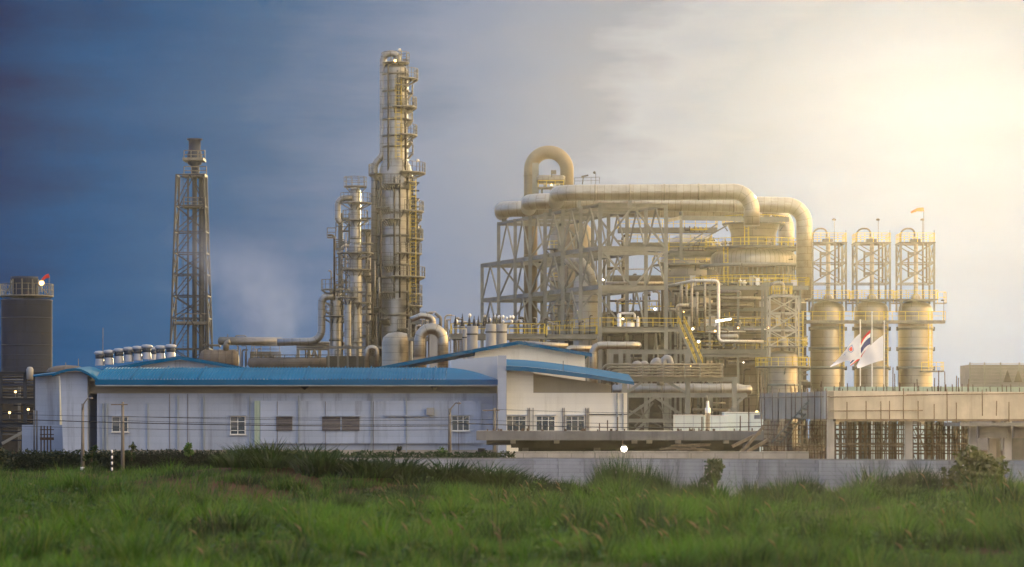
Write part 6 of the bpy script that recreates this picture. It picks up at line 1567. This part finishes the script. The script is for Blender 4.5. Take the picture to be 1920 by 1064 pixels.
for i in range(30):
    py=[698,703,708,713,718,724,730,736,741,746,760,765,771,776,782,788,792,803,809,815,820,826][i%22]; Y=YK+r.uniform(.6,4); a=r.choice([-40,-40,r.uniform(0,60)]); b_=r.choice([121,121,r.uniform(70,118)])
    pipe([(a,py,Y),(b_,py,Y)],r.choice([1.8,2.4,3.2]),r.choice(['steel3','steel3','darkpipe','pipe']),'thin level pipe on the crowded left pipe rack',grp=G,n=8,bend=0)
G='quarter bend pipes on the left pipe rack'
for i in range(4): pipe([(68+i*2,768+i*4.5,YK+.5),(92-i*6+6,768+i*4.5,YK+.5),(98-i*6+2,795,YK+.5)],3,'pipe','quarter bend pipe curving down under the left pipe rack beam',grp=G,bend=3,k=8)
t=thing('surge_drum','small pale upright drum on top of the left pipe rack','drum',at(57,712,YK-.3)); MB().lathe(X(57,YK),YK-.3,[(.1,Z(713,YK)),(.36,Z(711,YK)),(.38,Z(693,YK)),(.25,Z(689,YK)),(.02,Z(688,YK))],16).build('shell',M['tankgrey'],t)
for px,py,lb in ((29,735,'small lit lamp high on the left pipe rack'),(18,774,'lit lamp at the far left below the rack beam'),(53,768,'lit lamp on an arm in the middle of the left pipe rack')): lit_lamp(px,py,YK-1,.13,lb,'lampy',.6)
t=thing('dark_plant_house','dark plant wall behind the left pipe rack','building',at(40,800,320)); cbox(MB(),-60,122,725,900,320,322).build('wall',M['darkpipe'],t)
for i in range(5): MB().bar((X(-40+i*38,319.5),319.6,0),(X(-40+i*38,319.5),319.6,Z(726,319.5)),.3).build('post',M['steel2'],t)

# ------------------------------------------------------------------ steam and smoke
def plume(nm,lb,px0,py0,px1,py1,Y,r0,r1,drift,dens,col,seed):
    """rising plume: volume inside a leaning, widening sleeve"""
    m,nt,nd,lk=nodes(nm+'_vapour'); out=N(nt,'ShaderNodeOutputMaterial'); pv=N(nt,'ShaderNodeVolumePrincipled')
    z0,z1=Z(py0,Y),Z(py1,Y); x0=X(px0,Y); Hh_=z1-z0
    tc=N(nt,'ShaderNodeTexCoord'); sx=N(nt,'ShaderNodeSeparateXYZ'); lk.new(tc.outputs['Object'],sx.inputs[0])
    h=mth(nt,'MULTIPLY',sx.outputs[2],1/Hh_,None,True)
    rad=mth(nt,'MULTIPLY_ADD',h,r1-r0,r0)
    xx=mth(nt,'SUBTRACT',sx.outputs[0],mth(nt,'MULTIPLY',mth(nt,'MULTIPLY',h,h),drift))
    nz_=N(nt,'ShaderNodeTexNoise'); nz_.inputs['Scale'].default_value=.35; nz_.inputs['Detail'].default_value=4; lk.new(tc.outputs['Object'],nz_.inputs['Vector'])
    q=mth(nt,'DIVIDE',mth(nt,'SQRT',mth(nt,'ADD',mth(nt,'MULTIPLY',xx,xx),mth(nt,'MULTIPLY',sx.outputs[1],sx.outputs[1]))),rad)
    q=mth(nt,'ADD',q,mth(nt,'MULTIPLY',mth(nt,'SUBTRACT',nz_.outputs[0],.5),1.6))
    f=mrange(nt,q,1.0,.35); f=mth(nt,'MULTIPLY',f,mrange(nt,h,1.0,.55)); 
    dn=mth(nt,'MULTIPLY',f,mth(nt,'DIVIDE',dens*r0*2,rad)); lk.new(dn,pv.inputs['Density'])
    pv.inputs['Color'].default_value=col+(1,); pv.inputs['Anisotropy'].default_value=.2; lk.new(pv.outputs[0],out.inputs['Volume'])
    mb=MB(); pts=[];rs_=[]
    for i in range(9):
        k=i/8; pts.append((x0+drift*k*k,Y,z0+Hh_*k)); rs_.append((r0+(r1-r0)*k)*1.35)
    mb.tube(pts,rs_,14)
    o=mb.build(nm,m)
    dlt=o.location-Vector((x0,Y,z0))
    for v in o.data.vertices: v.co+=dlt
    o.location=(x0,Y,z0)
    return tag(o,lb,'steam',None,'stuff')
plume('steam','pale lilac steam column rising behind the blue roof and drifting left',538,694,470,440,500,2.0,12,-13,.035,(.50,.60,.82),1)
plume('smoke','broad dim blue grey smoke bank hanging between the flare tower and the columns',500,640,400,400,505,7,16,-11,.020,(.34,.40,.62),2)
